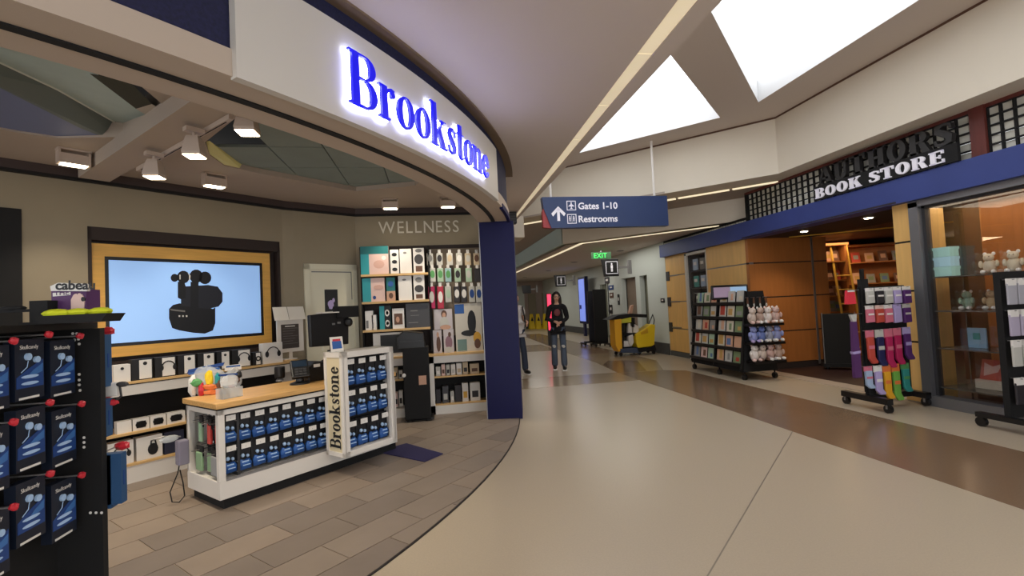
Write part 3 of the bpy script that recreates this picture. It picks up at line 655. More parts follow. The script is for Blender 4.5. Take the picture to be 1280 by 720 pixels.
    return D[ch], {'O':.86,'T':.86,'H':.88,'U':.84,'A':.88,'E':.8,'K':.9,'S':.76,'R':.9,'B':.82}[ch]
def put(m, polys, fn, d0, d1):
    for p in polys:
        n = len(p); vs = [fn(x, z, d0) for x, z in p]+[fn(x, z, d1) for x, z in p]
        m.add(vs, [tuple(range(n))[::-1], tuple(range(n, 2*n))]+[(i, (i+1) % n, n+(i+1) % n, n+i) for i in range(n)])
# ================================================================ storefront sign on the curved fascia
sg = thing('storefront_sign', 'curved white sign panel with halo-lit blue serif letters reading Brookstone', 'shop sign', (0,0,0))
ring('sign_panel', 8.185, 8.235, 2.608, 3.16, -41.6, -20.2, signwhite, sg, 1)
word = 'Brookstone'; adv = sum(glyph(c)[1] for c in word)
A0, A1 = -37.3, -23.7; H = .315; base = 2.70
pos = 0
LW = (A1-A0)/adv
for c in word:
    polys, ad = glyph(c)
    def fn(x, z, d, pos=pos): return (*pc(A0+(pos+x)*LW, 8.235+d), base+z*H)
    m = MB().m(blueletter); put(m, polys, fn, .03, .05); lt_ = m.build('letter', sg)
    xs = [p[0] for q in polys for p in q]; 
    m = MB().m(halo)
    for q in polys:
        cx = sum(p[0] for p in q)/len(q); cz = sum(p[1] for p in q)/len(q)
        qq = [(p[0]+(.016 if p[0] > cx else -.016), p[1]+(.018 if p[1] > cz else -.018)) for p in q]; put(m, [qq], fn, .016, .02)
    m.build('halo_light', lt_)
    pos += ad
# navy mesh wing past the panel
# ================================================================ AUTHORS BOOK STORE sign
ab = thing('book_store_sign', 'dark sign over the book store lattice, grey AUTHORS letters above white BOOK STORE', 'shop sign', (SX, 0, 0), RB)
m = MB().m(blackm); m.slab([(-6.6,2.905),(-4.50,2.905),(-4.50,3.12),(-6.6,3.12)], -.15, -.11); m.build('sign_board', ab)
def line(word, x0, x1, z, h, material, d0, d1, name):
    tot = sum(glyph(c if c not in 'B' else 'B')[1] if c != 'B' else .82 for c in word); pos = 0; k = (x1-x0)/tot
    for c in word:
        if c == 'B': polys = [q for q in (bxx(.08,0,.32,1)+bxx(.02,.91,.45,1)+bxx(.02,0,.45,.09)+bxx(.3,.47,.45,.56)+el(.42,.75,.28,.25,.22,.09,-90,90,10)+el(.42,.26,.32,.27,.24,.1,-90,90,10))]; ad = .82
        else: polys, ad = glyph(c)
        if polys:
            m = MB().m(material); put(m, polys, lambda xx, zz, d, p=pos: (x0+(p+xx)*k, d, z+zz*h), d0, d1); m.build(name, ab)
        pos += ad
line('BOOK STORE', -6.56, -4.62, 2.93, .15, bwhite, -.17, -.15, 'white_letter')
line('AUTHORS', -6.5, -4.52, 3.12, .27, charletter, -.15, -.09, 'grey_letter')
# ================================================================ WELLNESS wall letters
wsn = thing('wellness_sign', 'pale mounted letters reading WELLNESS on the taupe back wall', 'sign', (0,7.235,0))
tot = text_mesh('WELLNESS', .23, .008, 'x', greyletter, wsn, (0,0,0)); wd = max(v[0] for v in tot.bound_box)-min(v[0] for v in tot.bound_box); bpy.data.objects.remove(tot)
xa = aY(473,284,7.235).x; xb = aY(578,284,7.235).x; zc = aY(475,292,7.235).z; k = (xb-xa)/wd; x = xa
for c in 'WELLNESS':
    q = text_mesh(c, .255, .008, 'letter', greyletter, wsn, (0,0,0)); bbx = [v[0] for v in q.bound_box]; w = max(bbx)-min(bbx)
    kk = k*.9*.23/.255*.97; q.data.transform(Matrix.Translation((-min(bbx),0,0))); q.data.transform(Matrix.Diagonal((kk,1,1,1))); q.location = (x,0,zc); x += w*kk+.031*k
# ================================================================ spotlights
def tracklamp(name, label, loc, rz, ang, target, en, kind='track'):
    o = thing(name, label, 'ceiling lamp', loc, rz, None)
    if kind == 'track':
        m = MB().m(mat('warm_white_metal', (190,172,158), .5)); m.box((-.06,-.03,-.03),(.06,.03,0)); m.build('track_adapter', o)
        m = MB().m(mat('warm_white_metal', (190,172,158), .5)); m.tube([(0,0,-.03),(0,0,-.08)], .012, 8); m.build('stem', o)
        m = MB().m(MATS['warm_white_metal']); m.lathe((0,0,-.2), [(.08,0),(.085,.02),(.06,.12),(.05,.14)], 4); m.build('lamp_head', o)
        m = MB().m(hotlens); m.lathe((0,0,-.206), [(.075,0),(.078,.005)], 4); m.build('lens', o)
        spot('beam', (0,0,-.215), en, target, ang, parent=o)
    else:
        m = MB().m(mat('warm_white_metal', (190,172,158), .5)); m.box((-.11,-.05,-.015),(.11,.05,0)); m.box((-.105,-.05,-.13),(-.09,.05,0)); m.box((.09,-.05,-.13),(.105,.05,0)); m.build('bracket', o)
        m = MB().m(MATS['warm_white_metal']); m.box((-.09,-.045,-.13),(.09,.045,-.045)); m.build('lamp_head', o)
        m = MB().m(hotlens); m.box((-.085,-.045,-.137),(.085,.045,-.13)); m.build('lens', o)
        spot('beam', (0,0,-.145), en, target, ang, parent=o)
tr = thing('lighting_track', 'pale lighting track along the underside of the ceiling beam', 'lighting track', (0,0,0))
m = MB().m(mat('warm_white_metal', (190,172,158), .5)); m.prism([kp(2.17,4.8), kp(2.21,4.8), kp(2.21,7.3), kp(2.17,7.3)], 2.865, 2.9); m.build('track_rail', tr)
m = MB().m(darkline); m.prism([kp(2.185,4.9), kp(2.195,4.9), kp(2.195,7.2), kp(2.185,7.2)], 2.862, 2.866); m.build('track_slot', tr)
for i, (px, py, w) in enumerate([(309,160,'nearest the curved sign'),(243,190,'in the middle of the beam'),(193,217,'nearest the television wall')]):
    p = aZ(px, py, 2.70); tracklamp('track_lamp', 'lit track spotlight on the ceiling beam, '+w, (p.x,p.y,2.87), R45, 110, (-.1,.1,-3), 62)
for i, (px, py, w, rz) in enumerate([(92,205,'above the left end of the television', R45),(268,232,'above the right end of the television', R45),(488,260,'above the left half of the wellness lettering',0),(560,258,'above the right end of the wellness lettering',0)]):
    p = aZ(px, py, 2.9); tracklamp('wall_washer', 'square ceiling washer lamp '+w, (p.x,p.y,3.02), rz, 88, (0,.3,-2.0), 52, 'wash')
# ================================================================ KIOSK (local x along the front, y back)
KX, KY = -1.695, 4.125; KL = 1.78; KD = .6; KT = .82
k0 = thing('sales_kiosk', 'white sales counter with maple top and stock window, black plinth', 'counter', (KX,KY,0), R45)
def lk(px, py, off=0): u, z = aP(px, py, (KX+off*Q, KY-off*Q), R45); return u, z
m = MB().m(blackm); m.box((.04,.03,0),(KL,KD-.02,.1)); m.build('plinth', k0)
m = MB().m(white); m.box((0,0,.09),(KL,KD,.23)); m.box((0,0,.23),(.05,.05,.79)); m.box((0,KD-.05,.23),(.05,KD,.79)); m.box((0,0,.745),(KL,.04,.79)); m.box((0,0,.745),(.04,KD,.79)); m.box((KL-.04,0,.23),(KL,KD,.79)); m.box((0,KD-.03,.23),(KL,KD,.79)); m.build('body', k0, bevel=.004)
m = MB().m(darkgrey); m.box((.05,.16,.23),(KL-.04,.18,.745)); m.box((.16,.05,.23),(.18,KD-.05,.745)); m.m(black); m.box((.05,.05,.73),(KL-.04,KD-.03,.745)); m.build('slatwall', k0)
m = MB().m(metalstrip)
for z in (.26,.34,.45,.56,.67,.73): m.box((.05,.155,z),(KL-.05,.162,z+.006)); m.box((.155,.05,z),(.162,KD-.05,z+.006))
m.box((.05,0,.225),(KL-.05,.012,.245)); m.build('slat_rail', k0)
m = MB().m(woodtop); m.box((-.02,-.02,.80),(KL,KD+.02,.845)); m.build('countertop', k0, bevel=.006)
m = MB().m(blackm); m.box((-.01,-.01,.788),(KL,KD+.01,.801)); m.build('countertop_underline', k0)
# earbud packs hanging in the kiosk window
def pack_proto(w, h, name='earbud_pack'):
    o = thing(name, '', 'headphone pack')
    m = MB().m(black_p); m.box((-w/2,.0,-.04),(w/2,.012,h*.99-.04)) if 0 else m.box((-w/2,0,-h),(w/2,.012,0)); m.build('backing_card', o)
    m = MB().m(blue_p); n = 10; m.slab([(-w*.40,-h*.95),(w*.42,-h*.93),(w*.46,-h*.72),(w*.3,-h*.6),(0,-h*.64),(-w*.28,-h*.58),(-w*.46,-h*.72)], -.03, 0); m.build('blister', o, smooth=True)
    m = MB().m(white_p); m.rect(-w*.3,-.035+.03,-w*.02,-h*.14,-.002) if 0 else m.box((-w*.3,-.05,-h*.2),(w*.34,-.045,-h*.02)); m.build('price_tag', o)
    m = MB().m(metalstrip); m.tube([(0,0,-.03),(0,-.05,-.03)], .004, 6); m.build('hook', o)
    hl = mat('pale_blue_highlight', (170,200,235), .5)
    for q_ in ((-.26,.2,.68,.64),(-.2,.3,.80,.77)): MB().m(hl).box((w*q_[0],-.045,-h*q_[2]),(w*q_[1],-.041,-h*q_[3])).build('light_streak', o)
    for q_ in ((-.12,.46,.13,.07),(.22,.5,.11,.06)): MB().m(hl).blob((w*q_[0],-.02,-h*q_[1]), w*q_[2], .018, h*q_[3], 8).build('earbud_picture', o)
    return o
kp0 = None
c45, s45 = math.cos(R45), math.sin(R45)
def kworld(x, y, z): return (KX+x*c45-y*s45, KY+x*s45+y*c45, z)
proto = pack_proto(.114, .235)
first = True
for r in range(2):
    for c in range(9):
        x = .105+.118*c; z = .735-r*.245; y = .075
        lb = f'blue and black earbud pack in the kiosk window, {["upper","lower"][r]} row, {ORD[c]} from the left'
        if first: o = proto; o.location = kworld(x,y,z); o.rotation_euler = (0,0,R45); o['label'] = lb; o['group'] = 'earbud packs in the kiosk window'; first = False
        else: dup(proto, kworld(x,y+.012*rnd.random(),z-.01*rnd.random()), R45+.08*(rnd.random()-.5), lb, 'earbud packs in the kiosk window')
# packs on the short side
def cable_proto(col, w, h, name, label, cat):
    o = thing(name, label, cat); MB().m(black_p).box((-w/2,0,-.08),(w/2,.01,0)).build('header_card', o)
    m = MB().m(col); m.box((-w*.45,-.012,-h),(w*.45,.012,-.05)); m.build('pouch', o, bevel=.008); MB().m(metalstrip).tube([(0,-.06,-.03),(0,.1,-.03)], .004, 6).build('hook', o); return o
side = [(.13,'red',.70),(.20,'red',.70),(.27,'red',.70),(.36,'green',.70),(.44,'green',.70),(.12,'clear',.46),(.26,'greenwhite',.46),(.40,'greenwhite',.46)]
colm = {'red': cm('coral_red_pouch',(206,74,66)), 'green': cm('pale_green_pouch',(150,184,150)), 'clear': cm('clear_grey_pouch',(150,150,150)), 'greenwhite': cm('green_white_pouch',(138,168,130))}
for i, (yy, cn, z) in enumerate(side):
    w = .06 if z > .6 else .12
    o = cable_proto(colm[cn], w, .2, 'hanging_pouch', f'{"small "+cn if z>.6 else {"clear":"clear grey","greenwhite":"wide green and white"}[cn]} pouch on the short kiosk side, {"upper" if z>.6 else "lower"} row, {ORD[i if i<5 else i-5]} from the front', 'accessory pouch')
    o.location = kworld(.05-.03*(i % 2), yy, z); o.rotation_euler = (0,0,R45-math.pi/2); o['group'] = 'pouches on the short kiosk side'
for i in range(10):
    yy = .1+.09*(i % 5); z = [.715,.49][i//5]; o = thing('hook_card', f'small black hook card on the short kiosk side, {["upper","lower"][i//5]} row, {ORD[i%5]} from the front', 'hook card', kworld(.12, yy+.02, z), R45-math.pi/2, 'hook cards on the short kiosk side')
    MB().m(black_p).box((-.025,0,-.07),(.025,.008,0)).build('card', o); MB().m(white_p).box((-.015,-.002,-.03),(.015,0,-.012)).build('price_strip', o); MB().m(metalstrip).tube([(0,-.09,-.02),(0,.04,-.02)], .003, 5).build('hook', o)
# cable and small charger at far left of the side
o = thing('demo_charger', 'small grey demo gadget with a looped dark cable hanging off the kiosk left end', 'charger', kworld(-.06,.5,.42), R45)
m = MB().m(mat('lavender_grey_plastic', (130,124,140), .5)); m.box((-.05,-.04,-.1),(.03,.04,.1)); m.build('body', o, bevel=.01)
m = MB().m(blackm); m.tube([(-.03,0,-.08),(-.045,0,-.16),(-.10,.01,-.30),(-.09,.0,-.38),(-.04,0,-.40),(.0,0,-.36),(-.01,0,-.25),(-.03,0,-.14)], .005, 6); m.build('cable', o)
m = MB().m(metalstrip); m.tube([(-.02,0,.13),(-.14,0,.16),(-.2,.01,.15)], .006, 6); m.m(clearp); m.blob((-.1,0,.13), .07,.02,.03, 8); m.build('bracket', o)
# ---- display box with lettered side
BX, BY = -.825, 4.575
def bworld(x, y, z): return (BX+x*c45-y*s45, BY+x*s45+y*c45, z)
db = thing('display_case', 'white box display case on the kiosk end, Brookstone lettered down its side', 'display case', (BX,BY,0), R45)
BW, BZ0, BZ1, BD = .585, .2, 1.15, .28
m = MB().m(white); m.box((0,0,BZ0),(.05,.05,BZ1)); m.box((BW-.05,0,BZ0),(BW,.05,BZ1)); m.box((0,0,BZ1-.055),(BW,BD,BZ1)); m.box((0,0,BZ0),(BW,BD,BZ0+.05)); m.box((BW-.03,0,BZ0),(BW,BD,BZ1)); m.box((0,BD-.03,BZ0),(BW,BD,BZ1)); m.box((0,0,BZ0),(.012,BD,BZ1)); m.build('case_frame', db, bevel=.003)
m = MB().m(blackm); m.box((.03,.14,BZ0+.05),(BW-.03,.155,BZ1-.055)); m.build('back_panel', db)
m = MB().m(white); m.box((-.014,0,BZ0),(0,.035,BZ1)); m.box((-.014,BD-.035,BZ0),(0,BD,BZ1)); m.box((-.014,0,BZ1-.05),(0,BD,BZ1)); m.box((-.014,0,BZ0),(0,BD,BZ0+.04)); sp_ = m.build('side_frame', db)
m = MB().m(cm('cream_side_panel',(214,200,166))); m.box((-.004,.035,BZ0+.04),(0,BD-.035,BZ1-.05)); m.build('side_panel', db)
adv_ = sum(glyph(c)[1] for c in word); hz = BZ0+.07; HZ = (BZ1-.13-BZ0-.07)/adv_; pos = 0; m = MB().m(black_p)
for c in word:
    polys, ad = glyph(c, .17, .05); put(m, polys, lambda x, z, d, p=pos: (-.006-d, .065+z*.16, hz+(p+x)*HZ), 0, .004); pos += ad
m.build('side_lettering', db)
m = MB().m(black); m.blob((BW+.02,.1,BZ0+.03), .03,.03,.03, 8); m.build('door_knob', db)
pr2 = dup(proto, (0,0,0), 0); 
big = pack_proto(.118, .26)
firstb = True
for r in range(3):
    for c in range(4):
        x = .11+.125*c; z = BZ1-.07-r*.285; lb = f'blue and black headphone pack in the lettered display case, {["top","middle","bottom"][r]} row, {ORD[c]} from the left'
        if firstb: o = big; o.location = bworld(x,.09,z); o.rotation_euler = (0,0,R45); o['label'] = lb; o['group'] = 'packs in the display case'; firstb = False
        else: dup(big, bworld(x,.09,z-.008*rnd.random()), R45+.06*(rnd.random()-.5), lb, 'packs in the display case')
def rm(o):
    for ch in list(o.children): rm(ch)
    bpy.data.objects.remove(o)
rm(pr2)
o = thing('card_holder', 'small white upright card with a blue and red picture on top of the display case', 'card stand', bworld(.03,.12,BZ1), R45-.2)
m = MB().m(clearp); m.box((-.06,0,0),(.07,.05,.006)); m.build('stand', o)
m = MB().m(paper); m.slab([(-.06,0),(.06,0),(.05,.14),(-.07,.14)], .0, .004); cd_ = m.build('card', o)
m = MB().m(blue_p); m.slab([(-.045,.03),(.045,.03),(.035,.10),(-.05,.10)], -.002, 0); m.m(red); m.rect(-.045,.10,.03,.12,-.0015); m.build('picture', cd_)
# ---- things on the counter (counter z = .845)
CZ = .845
def put_counter(px, py, z=CZ): return aZ(px, py, z)
p = put_counter(268,492)
o = thing('toy_bag', 'clear bag of colourful fidget toys with blue header at the kiosk corner', 'toy bag', (p.x-.05,p.y-.0,CZ), R45-.6); o.scale = (1.2,1.2,1.15)
m = MB().m(clearp); m.blob((0,0,.1), .12,.05,.12, 12, 3, .15); m.build('bag', o)
m = MB().m(deepblue); m.slab([(-.13,.17),(.10,.21),(.11,.235),(-.12,.20)], -.01, .01); m.m(blue_p); m.slab([(-.12,.16),(.08,.185),(.08,.2),(-.12,.175)], -.014, -.01); m.build('header_card', o)
for i, (c_, q, r_) in enumerate([(green,(-.06,-.05,.1),(.04,.02,.03)),(yellow,(.02,-.05,.12),(.03,.02,.06)),(orange,(.02,-.06,.06),(.05,.02,.02)),(red,(-.03,-.055,.04),(.02,.02,.06)),(orange,(.03,-.06,.02),(.06,.02,.02)),(white_p,(-.09,-.04,.08),(.03,.02,.08)),(cyan_b,(.07,-.04,.11),(.02,.02,.05)),(brownp,(.075,-.045,.06),(.02,.02,.05))]):
    MB().m(c_).blob(q, *r_, 8, i, .4).build('toy', o)
p = put_counter(292,485)
o = thing('toy_bag', 'second clear toy bag with white header standing behind the first', 'toy bag', (p.x,p.y,CZ), R45-.2)
m = MB().m(clearp); m.blob((0,0,.09), .08,.04,.11, 12, 5, .15); m.build('bag', o)
m = MB().m(white_p); m.slab([(-.07,.17),(.07,.17),(.07,.22),(-.07,.22)], -.006, .006); m.m(blue_p); m.rect(-.06,.2,.06,.215,-.008); m.build('header_card', o)
for i, (c_, q) in enumerate([(brownp,(.02,-.03,.08)),(white_p,(-.04,-.03,.1)),(red,(-.03,-.03,.03)),(black_p,(.04,-.03,.12))]): MB().m(c_).blob(q, .03,.02,.035, 8, i, .4).build('toy', o)
p = put_counter(287,497)
o = thing('clear_tub', 'small clear tub of grey packets under a white and blue bag on the counter', 'plastic tub', (p.x,p.y,CZ), R45+.1)
m = MB().m(clearp); m.box((-.085,-.05,0),(.085,.05,.085)); m.build('tub', o)
m = MB().m(greyp); m.box((-.07,-.045,.005),(-.03,.03,.07)); m.m(mat('light_grey_pack',(176,176,172))); m.box((-.02,-.045,.005),(.03,.03,.075)); m.box((.035,-.045,.005),(.07,.03,.06)); m.build('packets', o)
m = MB().m(clearp); m.blob((0,.0,.14), .08,.03,.06, 10, 8, .1); m.m(white_p); m.slab([(-.07,.1),(.05,.1),(.06,.18),(-.07,.19)], -.002, .002); m.m(deepblue); m.slab([(-.08,.19),(.065,.18),(.065,.195),(-.08,.205)], -.012, .012); m.build('bag', o)
p = put_counter(350,476)
o = thing('portable_speaker', 'small black cylindrical speaker on a stand on the kiosk counter', 'speaker', (p.x,p.y,CZ), R45)
m = MB().m(black); m.lathe((0,0,.03), [(.045,0),(.05,.02),(.05,.10),(.046,.115)], 16); m.build('body', o, smooth=False); m = MB().m(metalstrip); m.lathe((0,0,0), [(.04,0),(.035,.012),(.02,.03)], 12); m.build('foot', o)
p = put_counter(375,480)
o = thing('payment_terminal', 'black payment terminal tilted on a round stand on the kiosk counter', 'card reader', (p.x,p.y,CZ), R45-.35)
m = MB().m(black); m.lathe((0,0,0), [(.085,0),(.08,.015),(.035,.03),(.03,.09)], 16, 1.1, .9); m.build('stand', o)
m = MB(Matrix.Translation((0,0,.14)) @ Matrix.Rotation(-.6, 4, 'X')).m(black); m.box((-.08,-.035,-.10),(.08,.01,.09)); hd = m.build('head', o, bevel=.01)
m = MB(Matrix.Translation((0,0,.14)) @ Matrix.Rotation(-.6, 4, 'X')).m(mat('terminal_screen', (36,50,66), .2)); m.box((-.065,-.038,.01),(.065,-.034,.075)); m.build('screen', hd)
m = MB(Matrix.Translation((0,0,.14)) @ Matrix.Rotation(-.6, 4, 'X')).m(darkgrey)
for i in range(3):
    for j in range(3): m.box((-.05+.036*i,-.039,-.08+.027*j),(-.02+.036*i,-.034,-.06+.027*j))
m.build('keypad', hd)
p = put_counter(392,472)
o = thing('receipt_printer', 'black receipt printer on the counter between terminal and display case', 'printer', kworld(1.02,.36,CZ), R45)
m = MB().m(black); m.slab([(-.08,0),(.14,0),(.14,.18),(0,.2),(-.08,.15)], -.08, .1); m.build('body', o, bevel=.01); m = MB().m(white_p); m.box((-.02,-.082,.14),(.05,-.078,.17)); m.build('paper_slip', o)
CK = 7.05; OC = (-CK/2, CK/2)
def lc(px, py): return aP(px, py, OC, R45)
o = thing('office_chair', 'black rounded chair back seen behind the display case', 'chair', (OC[0], OC[1], 0), R45)
a = lc(397,470); b = lc(452,440); u_, w_ = a[0], b[0]-a[0]
m = MB().m(blackm); m.slab([(u_,.72),(u_-.02,.9),(u_+.05,b[1]-.05),(u_+.18,b[1]),(u_+w_-.03,b[1]+.02),(u_+w_,b[1]-.03),(u_+w_,.72)], 0, .05); m.build('backrest', o, bevel=.02)
m = MB().m(black); uc = u_+w_/2; m.box((uc-.22,-.42,.42),(uc+.22,.02,.48)); m.tube([(uc,.03,.45),(uc,.03,.8)], .02, 8); m.tube([(uc,-.2,.05),(uc,-.2,.42)], .025, 8); m.build('seat', o)
m = MB().m(black)
for t in range(5): m.tube([(uc,-.2,.07),(uc+.22*math.cos(t*1.257),-.2+.22*math.sin(t*1.257),.03)], .018, 6)
m.build('base', o)
# point-of-sale monitor seen from behind
MO = kworld(1.02,.52,0); mu = aP(387,390,MO,R45)
o = thing('sales_monitor', 'black point-of-sale monitor with customer display raised above the kiosk counter', 'monitor', (MO[0],MO[1],0), R45)
def mo(px, py): return aP(px, py, MO, R45)
a = mo(387,394); b = mo(436,388); c_ = mo(436,430); d = mo(389,434)
m = MB().m(black); m.slab([d, c_, b, a], 0, .05); m.build('screen_housing', o, bevel=.008)
m = MB().m(blackm); e = mo(420,383); f_ = mo(446,396); m.box((e[0],-.04,f_[1]),(f_[0],.06,e[1])); e2 = mo(399,393); m.m(paper); f2 = mo(420,391); m.box((e2[0],-.06,f2[1]),(f2[0],.06,f2[1]+.012)); m.build('scanner', o)
m = MB().m(greyp); e = mo(415,404); m.box((e[0],-.012,e[1]-.02),(e[0]+.03,0,e[1])); m.box((e[0]+.06,-.012,e[1]-.01),(e[0]+.10,0,e[1]+.01)); m.m(black); m.blob((e[0]+.2,-.02,e[1]), .05,.03,.05, 8); m.build('card_slot', o)
m = MB().m(black); mid = (a[0]+b[0])/2; m.tube([(mid,.03,CZ),(mid,.03,d[1]+.1)], .025, 8); m.box((mid-.1,-.05,CZ),(mid+.1,.12,CZ+.015)); m.m(whitepaint); m.box((mid-.08,.01,d[1]-.05),(mid+.17,.05,d[1]-.005)); m.build('stand', o)
# floor mat
mtp = [aZ(474,566), aZ(508,556), aZ(554,569), aZ(531,579)]
o = thing('floor_mat', 'flat navy rectangular mat on the tiled floor beside the kiosk', 'mat', (0,0,.0105))
m = MB().m(mat('navy_carpet', (40,34,78), .9, bump=.3, scale=200)); m.prism([(-.75,5.24),(-.36,5.6),(.05,5.06),(-.16,4.86)][::1], 0, .008) if 0 else m.prism([(mtp[3].x,mtp[3].y),(mtp[2].x,mtp[2].y),(mtp[1].x,mtp[1].y),(-.66,5.36)], 0, .008); m.build('carpet', o)
# ================================================================ WALL SHELF UNIT under the television
OL = (-7.95/2, 7.95/2)
def lsf(px, py, k=7.95): return aP(px, py, (-k/2, k/2), R45)
us0, us1 = .55, lsf(376,440)[0]
sh = thing('wall_shelf_unit', 'long white low shelf unit with maple shelves under the television', 'shelf unit', (OL[0], OL[1], 0), R45)
D_ = .42
m = MB().m(white); m.box((us0,0,0),(us1,D_,.17)); m.box((us0,0,.83),(us1,D_,.935)); m.box((us1-.04,0,0),(us1,D_,.93)); m.box((us0,0,0),(us0+.04,D_,.93)); m.box((us0,D_-.02,0),(us1,D_,.93)); m.build('carcass', sh)
m = MB().m(blackm); m.box((us0+.04,D_-.03,.17),(us1-.04,D_-.021,.83)); m.build('back_panel', sh)
for z in (.17,.46,.935): MB().m(woodshelf).box((us0+.04*(z<.9),-.012,z),(us1-.04*(z<.9),D_-.03,z+.022)).build('shelf', sh)
m = MB().m(darkline); m.box((us0,-.004,.925),(us1,0,.935)); m.build('shelf_shadow_line', sh)
def wbox(px0, px1, h, z, label, side=None, pic='head', dep=.09, group='boxed headphones on the wall shelf', frame='T', dy=.03, name='headphone_box', cat='product box', face=white_p):
    u0, _ = lsf(px0, 470); u1, _ = lsf(px1, 470); w = u1-u0; um = (u0+u1)/2
    o = thing(name, label, cat, (OL[0]+um*Q-dy*Q, OL[1]+um*Q+dy*Q, z), R45, group)
    m = MB().m(side or face); m.box((-w/2+.002,0,0),(w/2-.002,dep,h)); m.build('carton', o)
    if side:
        m = MB().m(face); m.box((-w/2+.012+w*.28*(side is black_p),-.003,.01),(w/2-.012,0,h-.01)); m.build('face_print', o)
    cx = w*.12 if side is black_p else 0; r = min(w, h)*.3; y = -.005
    m = MB().m(black_p)
    if pic == 'head':
        m.tube([(cx+r*math.cos(t), y, h*.5+r*math.sin(t)) for t in [i*math.pi/8 for i in range(9)]], .006, 6); m.disc(cx-r, h*.46, r*.3, r*.5, y, y+.003); m.disc(cx+r, h*.46, r*.3, r*.5, y, y+.003)
    elif pic == 'dot': m.disc(cx, h*.78, w*.1, w*.1, y, y+.003)
    elif pic == 'oval': m.box((cx-w*.28, y, h*.2), (cx+w*.28, y+.003, h*.75)); m.disc(cx, h*.48, w*.34, h*.3, y, y+.003)
    elif pic == 'one': m.disc(cx+w*.12, h*.4, w*.2, h*.26, y, y+.003); m.tube([(cx+w*.0,y,h*.4),(cx+w*.06,y,h*.78),(cx+w*.2,y,h*.8),(cx+w*.26,y,h*.45)], .007, 6)
    elif pic == 'ring': m.disc(cx, h*.5, w*.3, w*.3, y, y+.003)
    if pic: m.build('printed_picture', o)
    if pic == 'ring': MB().m(white_p).disc(cx, h*.5, w*.15, w*.15, y-.002, y+.001).build('ring_centre', o)
    return o
ZT = .957
for a_, b_, h_, sd, pc_, lb in [
    (143,165,.165,None,'dot','plain white box at the left end of the shelf top beside the black rack'),
    (166,193,.2,black_p,'dot','black-sided white box with a dot, second from the left on the shelf top'),
    (195,222,.2,black_p,'head','black-sided headphone box left of the toy bags'),
    (224,247,.2,black_p,'dot','white headphone box behind the toy bags, leftmost of the dotted three'),
    (249,271,.2,black_p,'dot','white headphone box behind the toy bags, middle of the dotted three'),
    (273,290,.2,black_p,'dot','white headphone box right of the toy bags with small dot'),
    (292,316,.2,black_p,'head','black-sided box with headphone picture left of the small ring box'),
    (318,329,.15,black_p,'ring','small dark box with a ring picture on the shelf top'),
    (331,356,.24,None,'head','large white box with open headphone picture near the poster stand')]:
    wbox(a_, b_, h_, ZT, lb, sd, pc_)
for a_, b_, lb in [(146,165,'plain'),(166,187,'leftmost dark oval'),(188,208,'middle dark oval'),(209,232,'rightmost dark oval')]:
    wbox(a_, b_, .11, .482, f'small white box, {lb} one on the middle shelf', None, None if lb == 'plain' else 'oval', .08, 'small boxes on the middle shelf')
for a_, b_, lb, sd, pc_ in [(100,132,'white box hidden behind the black rack on the bottom shelf',None,'dot'),(134,167,'white box with dark top edge on the bottom shelf behind the blue packs',None,'head'),(170,203,'white box with one black headphone picture on the bottom shelf',None,'one'),(205,230,'dark navy headphone box on the bottom shelf',mat('navy_box',(34,38,62)),None)]:
    wbox(a_, b_, .215, .192, lb, None, pc_, .1, 'boxes on the bottom shelf', face=sd or white_p)
# poster in white frame with papers, standing on the shelf
o = thing('notice_stand', 'white-framed dark notice on a stand topped by two curled papers, right of the television', 'notice', (0,0,0))
PK = 8.25; OP = (-PK/2, PK/2)
o.location = (OP[0], OP[1], 0); o.rotation_euler = (0,0,R45)
def lp(px, py): return aP(px, py, OP, R45)
a = lp(346,400); b = lp(380,438)
m = MB().m(white); m.box((a[0],0,b[1]),(b[0],.02,a[1])); fr_ = m.build('frame', o)
c_ = lp(351,406); d = lp(374,434)
m = MB().m(mat('dark_taupe_print', (66,58,56))); m.box((c_[0],-.004,d[1]),(d[0],0,c_[1])); nt_ = m.build('notice_print', o)
m = MB().m(greyp)
for i in range(7): z = c_[1]-.05-i*(c_[1]-d[1]-.08)/7; m.rect(c_[0]+.02, z-.004, d[0]-.02-.03*(i % 3), z, -.006)
m.m(white_p); m.rect(c_[0]+.05, c_[1]-.03, d[0]-.05, c_[1]-.018, -.006); m.build('printed_lines', nt_)
e = lp(342,384); f_ = lp(360,400); g_ = lp(380,399)
for (x0_, x1_) in ((e[0], f_[0]), (f_[0]+.01, g_[0]+.01)):
    MB().m(paper).add([(x0_,-.02,f_[1]),(x1_,-.03,f_[1]),(x1_,.03,e[1]),(x0_,.03,e[1]),((x0_),-.016,f_[1]+.0),(x1_,-.026,f_[1]),(x1_,.034,e[1]),(x0_,.034,e[1])], [(0,1,2,3),(7,6,5,4),(0,4,5,1),(1,5,6,2),(2,6,7,3),(3,7,4,0)]).build('paper_sheet', o)
m = MB().m(white); xm = (a[0]+b[0])/2; m.box((xm-.08,.0,.957),(xm+.08,.1,.97)); m.box((xm-.02,.005,.96),(xm+.02,.018,b[1])); m.build('stand', o)
# poster on the door
o = thing('door_poster', 'small black poster with a pale hand picture fixed on the cream door', 'poster', (DW[0], DW[1], 0), DR)
a = ld(405,362); b = ld(422,389)
m = MB().m(black_p); m.box((a[0],-.02,b[1]),(b[0],-.013,a[1])); m.build('sheet', o)
cx, cz = (a[0]+b[0])/2, (a[1]+b[1])/2; m = MB().m(lilac); m.blob((cx-.01,-.022,cz-.06), .045,.003,.06, 8, 1, .3); m.blob((cx+.03,-.022,cz), .02,.003,.03, 8, 1, .3); m.build('hand_picture', o)
